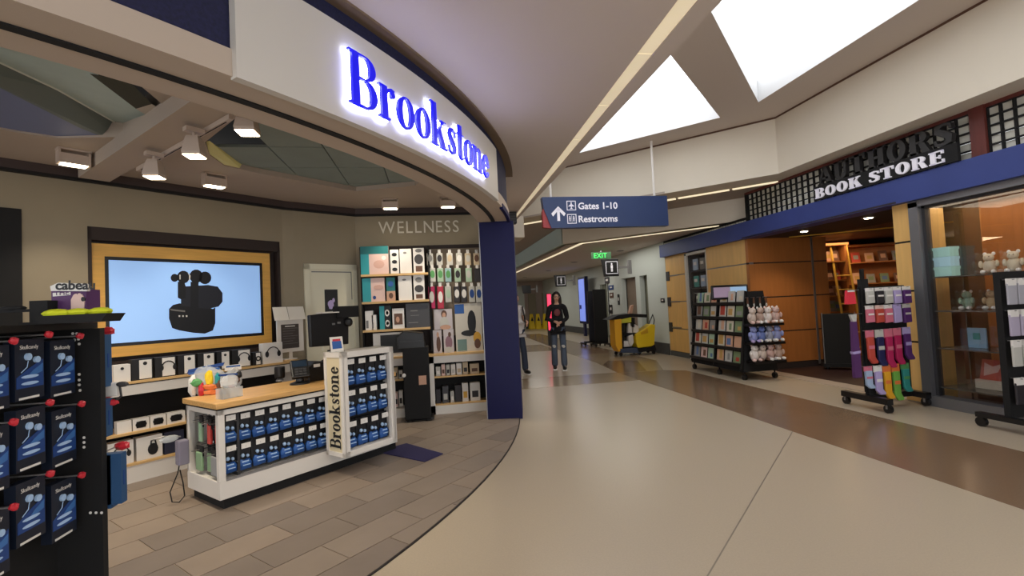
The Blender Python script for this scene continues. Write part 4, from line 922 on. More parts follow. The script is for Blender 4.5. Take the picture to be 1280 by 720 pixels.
# ================================================================ WELLNESS WALL
WY = 6.95
def lq(px, py): p = aY(px, py, WY); return p.x, p.z
o = thing('wellness_shelves', 'three maple wall shelves on a black backing under the wellness lettering', 'wall shelf', (0, WY, 0))
szs = [lq(492,342)[1], lq(492,376)[1], lq(494,411)[1]]; x0_, x1_ = lq(451,343)[0], lq(535,340)[0]
for z in szs: MB().m(woodshelf).box((x0_,-.01,z-.03),(x1_,.28,z)).build('shelf', o)
m = MB().m(blackm); m.box((x0_-.01,.1,.9),(x0_+.0,.29,2.43)); m.box((x1_,.1,.9),(x1_+.03,.29,2.43)); m.build('upright', o)
def wb2(px0, px1, py0, zi, label, cols, dep=.14):
    """cols: list of (fx0,fz0,fx1,fz1,material) printed patches in unit face coordinates; first = carton colour"""
    xa, xb = lq(px0, 340)[0], lq(px1, 340)[0]; z = szs[zi]; h = lq(px0, py0)[1]-z; w = xb-xa
    o = thing('wellness_box', label, 'product box', (xa, WY+.02, z), 0, 'boxes on the wellness shelves')
    MB().m(cols[0]).box((.002,0,0),(w-.002,dep,h)).build('carton', o)
    for c in cols[1:]:
        m = MB().m(c[4]); 
        if len(c) > 5: m.disc((c[0]+c[2])/2*w, (c[1]+c[3])/2*h, (c[2]-c[0])/2*w, (c[3]-c[1])/2*h, -.004, 0)
        else: m.box((c[0]*w,-.003,c[1]*h),(c[2]*w,0,c[3]*h))
        m.build('printed_patch', o)
foot = [white_p,(0,.0,.3,.72,cyan_b),(.3,0,1,.72,pink_b),(0,.72,1,1,cm('dark_teal_print',(24,110,112))),(.45,.2,.85,.5,cm('foot_skin_print',(206,164,150)),1),(.75,.5,.92,.65,white_p,1)]
wb2(451,486,308,0,'big teal and pink foot massager box at the left of the top wellness shelf', foot)
wb2(488,499,312,0,'narrow white box with three dark arches on the top wellness shelf', [white_p,(.2,.1,.8,.25,black_p,1),(.2,.42,.8,.57,black_p,1),(.2,.72,.8,.87,black_p,1)])
wb2(500,515,311,0,'plain white box with a small dark mark on the top wellness shelf', [white_p,(.3,.8,.6,.88,greyp,1)])
wb2(517,531,310,0,'white box with dark neck massager picture on the top wellness shelf', [white_p,(.1,.35,.9,.75,mat('dark_grey_print',(60,58,60)),1),(.2,.05,.8,.28,brownp),(.2,.82,.8,.97,greyp,1)])
wb2(452,480,348,1,'teal and pink massager box on the middle wellness shelf', [pink_b,(0,0,.38,1,cyan_b),(.45,.1,.6,.25,deepblue,1),(.5,.5,.95,.7,cm('foot_skin_print',(206,164,150)),1)])
wb2(482,493,347,1,'slim teal-topped box with brown photo on the middle wellness shelf', [cm('dark_teal_print',(24,110,112)),(0,0,1,.42,skinp),(.25,.1,.75,.35,brownp,1),(.2,.6,.8,.85,blue_p,1)])
wb2(497,514,345,1,'plain white box on the middle wellness shelf', [white_p,(.3,.8,.6,.88,greyp,1)])
wb2(516,530,344,1,'white box with dark neck massager picture on the middle wellness shelf', [white_p,(.1,.3,.9,.6,mat('dark_grey_print',(60,58,60)),1),(.2,.05,.8,.22,brownp),(.2,.7,.8,.92,greyp,1)])
for k,(a_,b_,c__) in enumerate([(454,464,389),(462,468,394)]): wb2(a_,b_,c__,2,['white box standing at the left of the lowest wellness shelf','slim white box beside it on the lowest wellness shelf'][k], [white_p,(.1,.1,.4,.5,greyp)])
wb2(472,486,383,2,'teal and black box with white loops on the lowest wellness shelf', [cyan_b,(.45,0,1,1,black_p),(.5,.1,.9,.4,white_p,1),(.5,.55,.9,.85,white_p,1),(.58,.17,.82,.33,black_p,1),(.58,.62,.82,.78,black_p,1)])
wb2(488,503,386,2,'white-bordered box with a dark photo on the lowest wellness shelf', [white_p,(.15,.2,.85,.75,brownp),(.3,.3,.6,.6,skinp,1)])
wb2(505,535,380,2,'wide dark grey box on the lowest wellness shelf', [mat('charcoal_carton',(70,70,74)),(.2,.68,.5,.72,greyp),(.2,.5,.55,.52,greyp),(.1,.2,.5,.23,greyp)])
# hanging bottles and socks
pegb = thing('pegboard_panel', 'brown pegboard with rows of pegs right of the wellness shelves', 'pegboard', (0,7.235,0))
xa, xb = lq(536,340)[0], lq(604,340)[0]
m = MB().m(mat('taupe_pegboard',(122,108,92),.7)); m.box((xa+.03,-.03,1.1),(xb+.05,-.014,2.4)); m.build('board', pegb)
def hang(px, py0, py1, label, c1, c2, name='hanging_pack', hw=.045):
    x, z = lq(px, py0); z1 = lq(px, py1)[1]; h = z-z1
    o = thing(name, label, 'hanging product', (x, WY+.1, z), 0, 'hanging packs on the wellness pegboard')
    MB().m(white_p).slab([(-.02,-.055),(.02,-.055),(.02,0),(-.02,0)], 0, .004).build('hang_tab', o)
    m = MB().m(c1); m.box((-hw,.0,-h),(hw,.02,-.05)); m.build('pouch', o, bevel=.008)
    m = MB().m(c2); m.disc(0, -h*.55, hw*.75, h*.22, -.004, 0); m.build('label_print', o)
    m = MB().m(metalstrip); m.tube([(0,-.04,-.015),(0,.16,-.015)], .004, 6); m.build('peg', o)
pale = cm('pale_grey_pack',(190,188,180)); paleg = cm('pale_green_pack',(166,190,164)); tan = cm('tan_pack',(196,176,146)); dk = cm('dark_pack',(40,36,40))
for i,(px,a_,b_,n_) in enumerate([(537,pale,greyp,'grey'),(549,pale,dk,'grey and dark'),(562,pale,tan,'pale'),(574,pale,white_p,'whitish'),(585,tan,pale,'tan'),(596,tan,brownp,'tan and brown')]): hang(px, 311, 331, f'{n_} hanging pack in the top pegboard row, {ORD[i]} from the left', a_, b_)
for i,(px,a_,b_,n_) in enumerate([(540,pale,green,'grey-green'),(550,paleg,green,'pale green'),(560,cm('pale_teal_pack',(150,184,186)),green,'pale teal'),(572,paleg,dk,'green and dark'),(586,paleg,pale,'light green'),(597,dk,dk,'dark')]): hang(px, 330, 352, f'{n_} hanging pack in the second pegboard row, {ORD[i]} from the left', a_, b_)
for i,(px,a_,b_,n_) in enumerate([(539,magenta,pale,'pink sock'),(550,cm('crimson_sock',(176,40,66)),white_p,'red sock'),(560,pale,paleg,'grey'),(571,dk,white_p,'black sock, left'),(580,dk,white_p,'black sock, right'),(590,pale,deepblue,'white and blue'),(599,pale,deepblue,'white-topped')]): hang(px, 353, 378+8*(i<2), f'{n_} pack in the third pegboard row', a_, b_)
# posters
def poster(px0, py0, px1, py1, label, bgm, shapes, yb=WY+.12):
    a = aY(px0, py0, yb); b = aY(px1, py1, yb); w, h = b.x-a.x, a.z-b.z
    o = thing('wellness_poster', label, 'poster', (a.x, yb, b.z)); MB().m(bgm).box((0,0,0),(w,.012,h)).build('board', o)
    for i, s_ in enumerate(shapes):
        m = MB().m(s_[5] if len(s_) > 5 else s_[4]); y = -.0015-.0008*i
        if s_[4] == 'e': m.disc(s_[0]*w, s_[1]*h, s_[2]*w, s_[3]*h, y-.001, 0)
        else: m.box((s_[0]*w,y,s_[1]*h),(s_[2]*w,0,s_[3]*h))
        m.build('printed_shape', o)
greyposter = cm('pale_lilac_poster',(196,188,190)); dgr = mat('dark_grey_print',(60,58,60))
poster(542,387,566,411,'poster of a dark-haired seated woman above the two seated figures',greyposter,[(.55,.75,.16,.2,'e',brownp),(.55,.7,.1,.13,'e',skinp),(.55,.3,.25,.32,'e',pale),(.6,.1,.3,.12,'e',skinp)])
poster(568,380,604,440,'tall poster of a black massage chair seat on the pegboard',cm('cream_poster',(208,202,190)),[(0,.8,.35,.99,blue_p),(.62,.62,.16,.24,'e',black_p),(.5,.4,.3,.06,'e',black_p),(.5,.33,.53,.4,black_p),(.05,.05,.4,.28,cm('green_chair_print',(110,140,136))),(.8,.3,.15,.12,'e',goldp),(.8,.18,.12,.1,'e',brownp)])
poster(541,413,553,441,'narrow poster of a brown kneeling figure at the left of the counter',greyposter,[(.6,.4,.25,.35,'e',brownp),(.55,.8,.14,.12,'e',skinp)], WY+.10)
poster(554,412,568,441,'poster of a seated figure in mauve between two others',greyposter,[(.5,.45,.35,.28,'e',cm('mauve_print',(140,104,116))),(.6,.78,.15,.11,'e',brownp),(.45,.15,.4,.12,'e',pale)], WY+.10)
# low cabinet
o = thing('wellness_cabinet', 'white open cabinet with maple edges and stocked shelves behind the blue post', 'cabinet', (0, 6.96, 0))
xa, xb = aY(537,480,6.96).x, .95; zt = aY(570,441,6.96).z
m = MB().m(white); m.box((xa,0,0),(xa+.07,.27,zt-.03)); m.box((xb-.04,0,0),(xb,.27,zt-.03)); m.box((xa,0,zt-.13),(xb,.27,zt-.03)); m.box((xa,0,0),(xb,.27,.13)); m.build('carcass', o)
m = MB().m(blackm); m.box((xa+.07,.25,.13),(xb-.04,.265,zt-.13)); m.build('back_panel', o)
zs1 = aY(570,471,6.96).z
MB().m(woodshelf).box((xa-.02,-.02,zt-.03),(xb,.27,zt)).build('top', o)
for z in (zs1, .13): MB().m(woodshelf).box((xa+.07,0,z),(xb-.04,.25,z+.02)).build('shelf', o)
def small(px0, px1, zb, h, c1, c2, label, kind=0):
    a = aY(px0, 470, 6.96).x; b = aY(px1, 470, 6.96).x; w = b-a
    q = thing('small_product', label, 'product', (a, 7.02, zb), 0, 'small products in the wellness cabinet')
    if kind: MB().m(c1).lathe((w/2,.04,0), [(w*.45,0),(w*.45,h*.7),(w*.25,h*.82),(w*.25,h)], 12).build('bottle', q)
    else: MB().m(c1).box((.003,0,0),(w-.003,.1,h)).build('carton', q)
    MB().m(c2).box((w*.2,-.002-.0*kind,h*.2),(w*.8,.002,h*.55)).build('label_print', q)
for i,(a_,b_,h_,c1,c2,n_) in enumerate([(545,551,.13,pale,white_p,'white carton'),(552,557,.16,pink_b,brownp,'pink carton'),(558,563,.15,pale,dk,'white carton'),(564,570,.15,white_p,pale,'white carton'),(571,578,.16,white_p,tan,'white carton'),(579,586,.17,tan,dk,'tan carton'),(588,600,.14,tan,brownp,'wide tan carton')]): small(a_,b_,zs1+.021,h_,c1,c2,f'{n_} on the upper cabinet shelf, {ORD[i]} from the left', 0)
for i,(a_,b_,h_,c1,c2,n_) in enumerate([(544,550,.2,dk,dk,'black box'),(552,560,.24,mat('charcoal_carton',(70,70,74)),pale,'grey massage gadget'),(562,567,.16,pale,white_p,'white carton'),(568,576,.24,dk,dk,'dark carton'),(577,585,.26,white_p,goldp,'white and gold carton'),(587,600,.26,white_p,dk,'white carton with black picture')]): small(a_,b_,.151,h_,c1,c2,f'{n_} on the lower cabinet shelf, {ORD[i]} from the left', 0)
# second cabinet left (behind the display case)
o = thing('wellness_cabinet', 'low white cabinet end seen between display case and black locker', 'cabinet', (0, 6.96, 0))
xa2, xb2 = aY(452,480,6.96).x, aY(510,480,6.96).x
m = MB().m(white); m.box((xa2,0,0),(xb2,.27,.13)); m.box((xa2,0,zt-.13),(xb2,.27,zt-.03)); m.box((xa2,0,0),(xa2+.05,.27,zt-.03)); m.box((xb2-.05,0,0),(xb2,.27,zt-.03)); m.build('carcass', o)
MB().m(blackm).box((xa2+.05,.25,.13),(xb2-.05,.265,zt-.13)).build('back_panel', o)
MB().m(woodshelf).box((xa2,0,zs1),(xb2,.25,zs1+.02)).build('shelf', o); MB().m(woodshelf).box((xa2,-.02,zt-.03),(xb2,.27,zt)).build('top', o)
for i,(a_,b_,z_,h_,c1,n_) in enumerate([(492,497,zs1+.021,.16,tan,'tan carton'),(498,503,zs1+.021,.12,pale,'grey carton'),(492,496,.151,.2,pink_b,'pink carton'),(497,502,.151,.22,white_p,'white carton')]): small(a_,b_,z_,h_,c1,dk,f'{n_} beside the black locker, {["upper","lower"][i//2]} shelf {["left","right"][i%2]}', 0)
o = thing('framed_tablet', 'white-framed black tablet display on the cabinet under the wellness shelves', 'tablet', (0, 7.0, 0))
a = aY(466,417,7.0); b = aY(506,436,7.0); m = MB().m(white); m.box((a.x,0,zt),(b.x,.03,a.z)); m.build('frame', o); m = MB().m(black); m.box((a.x+.1,-.004,zt+.05),(b.x-.02,0,a.z-.03)); m.build('screen', o)
# black locker
o = thing('black_locker', 'tall black locker cabinet with a basket on top and a small photo label', 'locker', (0, 6.6, 0))
a = aY(503,440,6.6); b = aY(543,528,6.6)
m = MB().m(blackm); m.box((a.x+.0,0,.03),(b.x-.04,.3,1.0)); m.build('body', o, bevel=.006)
m = MB().m(black); m.slab([(a.x-.06,.98),(b.x-.08,.98),(b.x-.10,1.19),(a.x+.02,1.23),(a.x-.08,1.15)], .02, .28); m.build('basket', o, bevel=.015)
m = MB().m(darkgrey); m.box((a.x-.03,.01,1.08),(b.x-.12,.02,1.1)); m.build('basket_rim', o)
m = MB().m(skinp); m.box((a.x+.2,-.005,.5),(a.x+.3,0,.62)); m.build('photo_label', o); m = MB().m(white_p); m.disc(a.x+.01, .64, .025,.025, -.01, 0); m.build('round_tag', o)
m = MB().m(black); 
for xx in (a.x+.05, b.x-.08): m.lathe((xx,.05,0), [(.03,0),(.03,.035)], 10)
m.box((a.x,0,.03),(b.x-.0,.3,.05)); m.build('base', o)
# ================================================================ LEFT FOREGROUND RACK (local x -> +Y, local y -> -X)
RX, RY = -1.42, 1.5; RR = math.pi/2
def lr(px, py): p = aX(px, py, RX); return p.y-RY, p.z
rk = thing('headphone_rack', 'black pegboard display rack of blue and black headphone packs in the left foreground', 'display rack', (RX,RY,0), RR)
u1 = lr(104,500)[0]
m = MB().m(blackm); m.box((-.1,.10,.12),(u1,.13,1.50)); m.box((-.1,.5,.12),(u1,.53,1.50)); m.box((-.1,.13,.12),(-.07,.5,1.5)); m.build('pegboard', rk)
m = MB().m(blackm); fx = -(aY(126,500,RY+u1).x-RX); m.box((u1,fx,.12),(u1+.03,.53,1.49)); m.build('end_panel', rk)
m = MB().m(black); m.box((-.12,-.02,.02),(u1+.05,.56,.12)); m.build('base', rk)
m = MB().m(black); m.box((-.1,-.02,1.49),(u1+.06,.55,1.515)); m.build('top_shelf', rk)
m = MB().m(white_p)
for (px, py) in [(96,417),(91,417),(98,424),(99,430),(93,425),(99,468),(99,481),(99,475),(100,488),(105,547),(105,553),(105,559),(113,641),(120,641),(127,641)]:
    p = aY(px, py, RY+u1-.004); m.disc(0,0,.001,.001,0) if 0 else m.add([tuple(Matrix.Rotation(-RR,4,'Z') @ (Vector((p.x+.006*math.cos(t*1.05), p.y, p.z+.006*math.sin(t*1.05)))-Vector((RX,RY,0)))) for t in range(6)], [(0,1,2,3,4,5)])
m.build('pegboard_hole', rk)['kind'] = 'stuff'
m = MB().m(black)
o = thing('', 'x', 'x') if 0 else None
def rack_pack():
    o = thing('headphone_pack', '', 'headphone pack'); w, h = .125, .2
    MB().m(mat('blue_black_carton',(20,28,44),.4)).box((-w/2,0,-h),(w/2,.035,0)).build('carton', o)
    bl = mat('royal_blue_print',(30,66,130),.4); m = MB().m(bl); m.slab([(-w*.46,-h*.8),(w*.46,-h*.8),(w*.46,-h*.35),(w*.2,-h*.42),(-w*.1,-h*.5),(-w*.46,-h*.62)], -.0015, 0); m.build('blue_print', o)
    m = MB().m(mat('mid_blue_print',(62,112,176),.4)); m.slab([(-w*.2,-h*.66),(w*.42,-h*.56),(w*.44,-h*.42),(w*.1,-h*.52)], -.0022, 0); m.build('blue_glow_print', o)
    pl_ = mat('pale_blue_highlight', (170,200,235), .5)
    MB().m(pl_).disc(-w*.1,-h*.29,w*.10,h*.06,-.008,0).build('earbud', o); MB().m(pl_).disc(w*.2,-h*.35,w*.10,h*.055,-.008,0).build('earbud', o)
    MB().m(pl_).tube([(-w*.1,-.004,-h*.36),(-w*.14,-.004,-h*.46),(-w*.34,-.004,-h*.54)], .0015, 5).build('cable_print', o)
    for dz in (.62,.73): MB().m(pl_).disc(-w*.02, -h*dz, w*.3, h*.028, -.003, 0).build('light_streak', o)
    text_mesh('Skullcandy', .019, .0003, 'lettering', white_p, o, (-w*.36,-.002,-h*.16))
    m = MB().m(white_p); m.box((-w*.38,-.002,-h*.985),(w*.3,0,-h*.95)); m.build('bottom_strip', o)
    MB().m(metalstrip).tube([(0,.1,.012),(0,-.06,.012)], .003, 6).build('peg', o)
    m = MB().m(red); m.blob((0,-.06,.012), .013,.014,.011, 8, 2, .3); m.build('security_clip', o)
    return o
rp = rack_pack(); firstp = True
ys = [(424, 'top'), (510, 'middle'), (600, 'bottom')]
for r, (py, nm) in enumerate(ys):
    for c, (pa, pb) in enumerate([(20,53),(58,97)]):
        ua = lr(pa, py)[0]; ub = lr(pb+ (3 if r else 0), py)[0]; z = lr((pa+pb)/2, py)[1]-.004*c; x = (ua+ub)/2
        wpos = (RX, RY+x, z); lb = f'blue and black earbud pack on the foreground rack, {nm} row {["left","right"][c]}'
        if firstp: o = rp; o.location = wpos; o.rotation_euler = (0,0,RR); o['label'] = lb; o['group'] = 'earbud packs on the foreground rack'; firstp = False
        else: o = dup(rp, wpos, RR+.03*(rnd.random()-.5), lb, 'earbud packs on the foreground rack')
        o.scale = (1.0, 1, 1.06)
    o = dup(rp, (RX, RY+lr(20,py)[0]-.09, z), RR, f'earbud pack at the near edge of the foreground rack, {nm} row', 'earbud packs on the foreground rack')
# blue cartons hung past the end panel, seen edge on
for i, (px0, px1, py0, py1, lb) in enumerate([(130,141,418,483,'blue carton edge above the dummy clip, end of foreground rack, top row'),(131,142,498,545,'blue carton edge, end of foreground rack, middle row'),(136,148,567,634,'blue carton edge nearest the panel, end of foreground rack, bottom row'),(149,160,565,628,'blue carton edge farthest out, end of foreground rack, bottom row')]):
    xx = aY(px0-1, 500, RY+u1+.03).x; p0 = aX(px0, py0, xx); p1 = aX(px1, py1, xx); pm = aX((px0+px1)/2, py0, xx); pq = aX((px0+px1)/2, py1, xx); ya = max(p0.y, RY+u1+.035)
    o = thing('headphone_pack', lb, 'headphone pack', (xx, ya, 0), 0, 'cartons on the rack end')
    MB().m(blueside).box((-.13,.004,pq.z),(0,p1.y-ya-.004+.0,pm.z)).build('carton', o)
    m = MB().m(deepblue); zm = (pm.z+pq.z)/2; m.box((0,(p1.y-ya)*.4,zm-.03),(.0015,(p1.y-ya)*.55,zm+.03)); m.build('side_print', o)
    if i != 2:
        m = MB().m(metalstrip); m.tube([(-.06,-.02,pm.z+.012),(-.06,p1.y-ya+.05,pm.z+.012)], .003, 6); m.build('peg', o)
        m = MB().m(red); m.blob((-.04,p1.y-ya+.04,pm.z+.012), .03,.02,.018, 8, 3, .4); m.build('security_clip', o)
o = thing('demo_headset', 'small white and black dummy gadget clipped at the end of the foreground rack', 'gadget', tuple(aY(140,487,RY+u1+.08)), 0)
m = MB().m(white_p); m.box((-.045,0,-.03),(.02,.03,.03)); m.build('body', o, bevel=.006); m = MB().m(dgr); m.blob((.04,0,.02), .025,.015,.012, 8); m.tube([(.03,0,.01),(.035,0,-.03),(.01,0,-.05)], .005, 6); m.build('arm', o); m = MB().m(red); m.blob((-.0,0,-.055), .03,.012,.012, 8, 1, .4); m.build('clip', o)
# things on the rack top
TZ = 1.515
o = thing('neck_pillow_box', 'purple travel pillow carton with curved white cabeau header on the rack top', 'product box', (0,0,0))
pa = aY(64,356,2.12); pb = aY(113,402,2.12); o.location = (pa.x, 2.12, TZ); w = pb.x-pa.x; h = pa.z-TZ
m = MB().m(purple); m.box((0,0,0),(w*.9,.08,h*.86)); m.build('carton', o)
m = MB().m(white_p); m.slab([(w*.02,h*.84),(w*.95,h*.80),(w*1.0,h*.92),(w*.9,h*1.0),(w*.2,h*1.04),(w*.0,h*.96)], -.006, .01); hd = m.build('header', o)
text_mesh('cabeau', .05, .0005, 'lettering', black_p, hd, (w*.14,-.008,h*.87), tilt=-.03, bold=.0012)
m = MB().m(white_p); m.slab([(w*.05,h*.70),(w*.5,h*.72),(w*.5,h*.80),(w*.05,h*.79)], -.003, 0); q_ = m.build('name_strip', o); text_mesh('THE TNE', .028, .0004, 'lettering', purple, q_, (w*.09,-.004,h*.725))
m = MB().m(pink_b); m.slab([(w*.52,0),(w*.52,h*.6),(w*.6,h*.74),(w*.78,h*.76),(w*.88,h*.62),(w*.84,h*.3),(w*.86,0)], -.004, 0); m.build('pillow_print', o)
m = MB().m(black_p); m.disc(w*.84, h*.6, w*.05, h*.06, -.006, 0); m.build('toggle_print', o)
o = thing('black_display_stand', 'black square post display standing on the foreground rack top', 'display stand', (aY(56,390,2.1).x, 2.1, TZ))
m = MB().m(blackm); m.box((-.03,-.03,0),(.03,.03,.09)); m.box((-.15,-.02,.05),(-.02,.0,.06)); m.blob((-.1,-.01,.065), .05,.015,.012, 8); m.build('post', o); MB().m(blackm).box((-.05,-.05,0),(.05,.05,.01)).build('foot', o)
o = thing('charger_display', 'black tray holding three lime yellow earbud cases on the rack top', 'display tray', (aY(100,400,2.04).x, 2.04, TZ))
m = MB().m(blackm); m.slab([(-.10,0),(.10,0),(.12,.03),(-.12,.03)], -.05, .06); m.build('tray', o)
for i, (xx, rr_) in enumerate([(-.06,.05),(.0,.042),(.07,.04)]): m = MB().m(lime); m.blob((xx,-.02+.01*i,.038), rr_,.03,.016, 10, i, .1); m.build('lime_case', o)
# ================================================================ inside the book store
def bookproto():
    m = MB().m(white_p); m.box((-.09,0,0),(.09,.025,.25)); return m
covers = [cm('cover_cream',(206,196,176)), cm('cover_green',(120,138,100)), cm('cover_peach',(206,160,130)), cm('cover_red',(176,66,50)), cm('cover_blue',(90,116,160)), cm('cover_gold',(190,150,84)), cm('cover_grey',(140,138,134)), cm('cover_brown',(110,74,54))]
cnames = ['cream','green','peach','red','blue','gold','grey','brown']
def bcase(name, label, loc, rz, w, zs, n, seed, wood=goldp, top=2.45, desc='left'):
    rr = random.Random(seed)
    o = thing(name, label, 'bookcase', loc, rz)
    m = MB().m(birchdark); m.box((0,0,0),(.04,.32,top)); m.box((w-.04,0,0),(w,.32,top)); m.box((0,.3,0),(w,.32,top)); m.box((-.03,-.03,top),(w+.03,.34,top+.05)); m.box((0,0,top-.35 if 0 else 0),(w,.3,.08)); m.build('carcass', o)
    for z in zs: MB().m(birchdark).box((.04,0,z-.025),(w-.04,.3,z)).build('shelf', o)
    c, s = math.cos(rz), math.sin(rz)
    for r, z in enumerate(zs):
        for k in range(n):
            x = .12+(w-.24)*(k+.5)/n; ci = rr.randrange(len(covers)); hh = .2+.05*rr.random()
            q = MB(Matrix.Rotation(-.2, 4, 'X')).m(covers[ci]).box((-.085,0,0),(.085,.025,hh)).build('book')
            q.location = (loc[0]+x*c-.12*s*-1*0-.1*s, loc[1]+x*s+.1*c, z+.003); q.rotation_euler = (0,0,rz)
            tag(q, f'{cnames[ci]} book in the {desc} bookcase, {ORD[r]} shelf down, {ORD[k]} from the left', 'book', None, None); q['group'] = f'books in the {desc} bookcase'
            m = MB(Matrix.Rotation(-.2, 4, 'X')).m(covers[(ci+3) % 8]); m.box((-.05,-.002,hh*.3),(.05,0,hh*.7)); m.build('cover_print', q)
bcase('bookcase', 'amber wooden bookcase by the ladder just inside the book store entry', (8.15,9.05,0), -.25, .62, [2.12,1.72,1.38,1.04], 3, 3, desc='ladder')
bcase('bookcase', 'wide wooden bookcase on the rear wall inside the book store', (8.75,9.65,0), -.35, 1.9, [2.1,1.62], 6, 5, desc='rear')
o = thing('rolling_ladder', 'pale wooden library ladder leaning against the bookcase', 'ladder', (8.6,8.75,0), -.25)
for dx in (-.16,.16):
    MB().m(goldp).tube([(dx-.0,-.12,0),(dx,.28,2.47)], .025, 6).build('rail', o)
for k in range(7): z = .3+.3*k; MB().m(goldp).tube([(-.16,-.12+.4*z/2.47,z),(.16,-.12+.4*z/2.47,z)], .016, 6).build('rung', o)
o = thing('magazine_spinner', 'tall black wire stand with chrome edges just inside the book store entry', 'display stand', (7.55,8.0,0), -.6)
m = MB().m(blackm); m.box((-.25,-.1,.12),(.25,.1,1.05)); m.box((-.28,-.13,.05),(.28,.13,.12)); m.build('body', o)
for dx in (-.26,.26): MB().m(metalstrip).tube([(dx,-.12,.05),(dx,-.12,1.08)], .008, 6).build('chrome_edge', o)
m = MB().m(black)
for dx in (-.2,.2): m.lathe((dx,0,0), [(.03,0),(.03,.05)], 8)
m.build('caster', o)
o = thing('display_table', 'dark round table with small gifts deep inside the book store', 'table', (8.4,7.6,0))
m = MB().m(darkwood); m.lathe((0,0,0), [(.3,0),(.3,.03),(.05,.06),(.05,.9),(.45,.92),(.45,.96)], 20); m.build('tabletop', o)
for i, (dx, dy, c_, n_) in enumerate([(-.25,0,red,'red'),(-.1,-.1,covers[4],'pale blue'),(.05,0,goldp,'gold'),(.2,-.1,red,'small red'),(.3,.05,covers[0],'cream')]):
    q = MB().m(c_).lathe((0,0,0), [(.05,0),(.07,.06),(.05,.14),(.02,.18)], 10).m(black_p).lathe((0,0,.18), [(.02,0),(.025,.02)], 8).build('gift_ornament'); q.location = (8.4+dx, 7.6+dy, .962); tag(q, f'{n_} gift ornament on the dark round table in the book store', 'ornament', 'gift ornaments in the book store')
# ================================================================ rack A : card and plush trolley outside the store
ra = thing('card_trolley', 'black wheeled gift trolley of cards and plush toys outside the amber panels', 'display rack', (5.30,7.66,0))
LA = 1.72
m = MB().m(blackm); m.prism([(0,0),(.66,0),(.66,LA),(0,LA)], .14, .2)
m.add([(0,0,.2),(.66,0,.2),(.66,LA,.2),(0,LA,.2),(.18,.03,1.55),(.5,.03,1.55),(.5,LA-.2,1.55),(.18,LA-.2,1.55)], [(0,4,7,3),(1,2,6,5),(0,1,5,4),(3,7,6,2),(4,5,6,7)]); m.build('body', ra)
for (x, y) in ((.03,.03),(.62,.03),(.03,LA*.45),(.03,LA-.06),(.62,LA-.06),(.62,LA*.5)):
    m = MB().m(black); m.tube([(x-.025,y,.05),(x+.025,y,.05)], .05, 12); m.tube([(x,y,.05),(x,y,.15)], .014, 6); m.build('caster', ra)
def lean(z): return .18*(z-.2)/1.35
for k in range(5):
    z = .24+.27*k; m = MB().m(black); m.box((lean(z)-.07,.02,z),(lean(z)+.0,LA-.06,z+.05)); m.build('card_pocket', ra)
for k in (0,1,2): m = MB().m(black); y = [.0,.82,1.62][k]; m.add([(-.05,y,.18),(-.05,y+.03,.18),(.14,y+.03,1.56),(.14,y,1.56)], [(0,1,2,3)]); m.tube([(-.04,y+.015,.18),(.14,y+.015,1.56)], .022, 6); m.build('divider_rail', ra)
rr = random.Random(4); cc = 0
for r in range(5):
    for c in range(6):
        z = .27+.27*r; y = .06+.25*c+(.05 if c > 2 else 0)
        ci = rr.randrange(8); mt_ = [covers[0],covers[2],covers[6],covers[1],pale,covers[0],paleg,pink_b][ci]; nm = ['cream','peach','grey','green','pale grey','ivory','light green','pink'][ci]
        q = MB().m(mt_).box((-.012,0,0),(0,.2,.2)).m(covers[(ci+r+2*c) % 8]).box((-.0135,.03+.02*(c % 2),.03),(-.012,.12+.05*(r % 2),.10+.05*(c % 3))).build('greeting_card'); q.rotation_euler = (0, .13, 0)
        q.location = (5.30+lean(z)-.02, 7.66+y, z+.02); tag(q, f'{nm} card on the trolley side, {ORD[4-r]} row down, {ORD[5-c]} from the left', 'card', 'cards on the gift trolley')
yy = 8.2; a = aY(889,357,yy); b = aY(935,355,yy); c_ = aY(935,366,yy)
ax_ = a.x-5.30; w = b.x-a.x; z1 = b.z; z0 = z1-.27
m = MB().m(black); m.box((ax_,.54,z0),(ax_+w,.58,z1)); ts_ = m.build('header_screen', ra, bevel=.02)
m = MB().m(mat('screen_mauve',(150,130,150),.3,emit=.35)); m.box((ax_+.04,.536,z0+.04),(ax_+w*.5,.54,z1-.04)); m.m(mat('screen_paleblue',(150,180,210),.3,emit=.5)); m.box((ax_+w*.5,.536,z0+.04),(ax_+w-.04,.54,z1-.04)); m.build('screen_image', ts_)
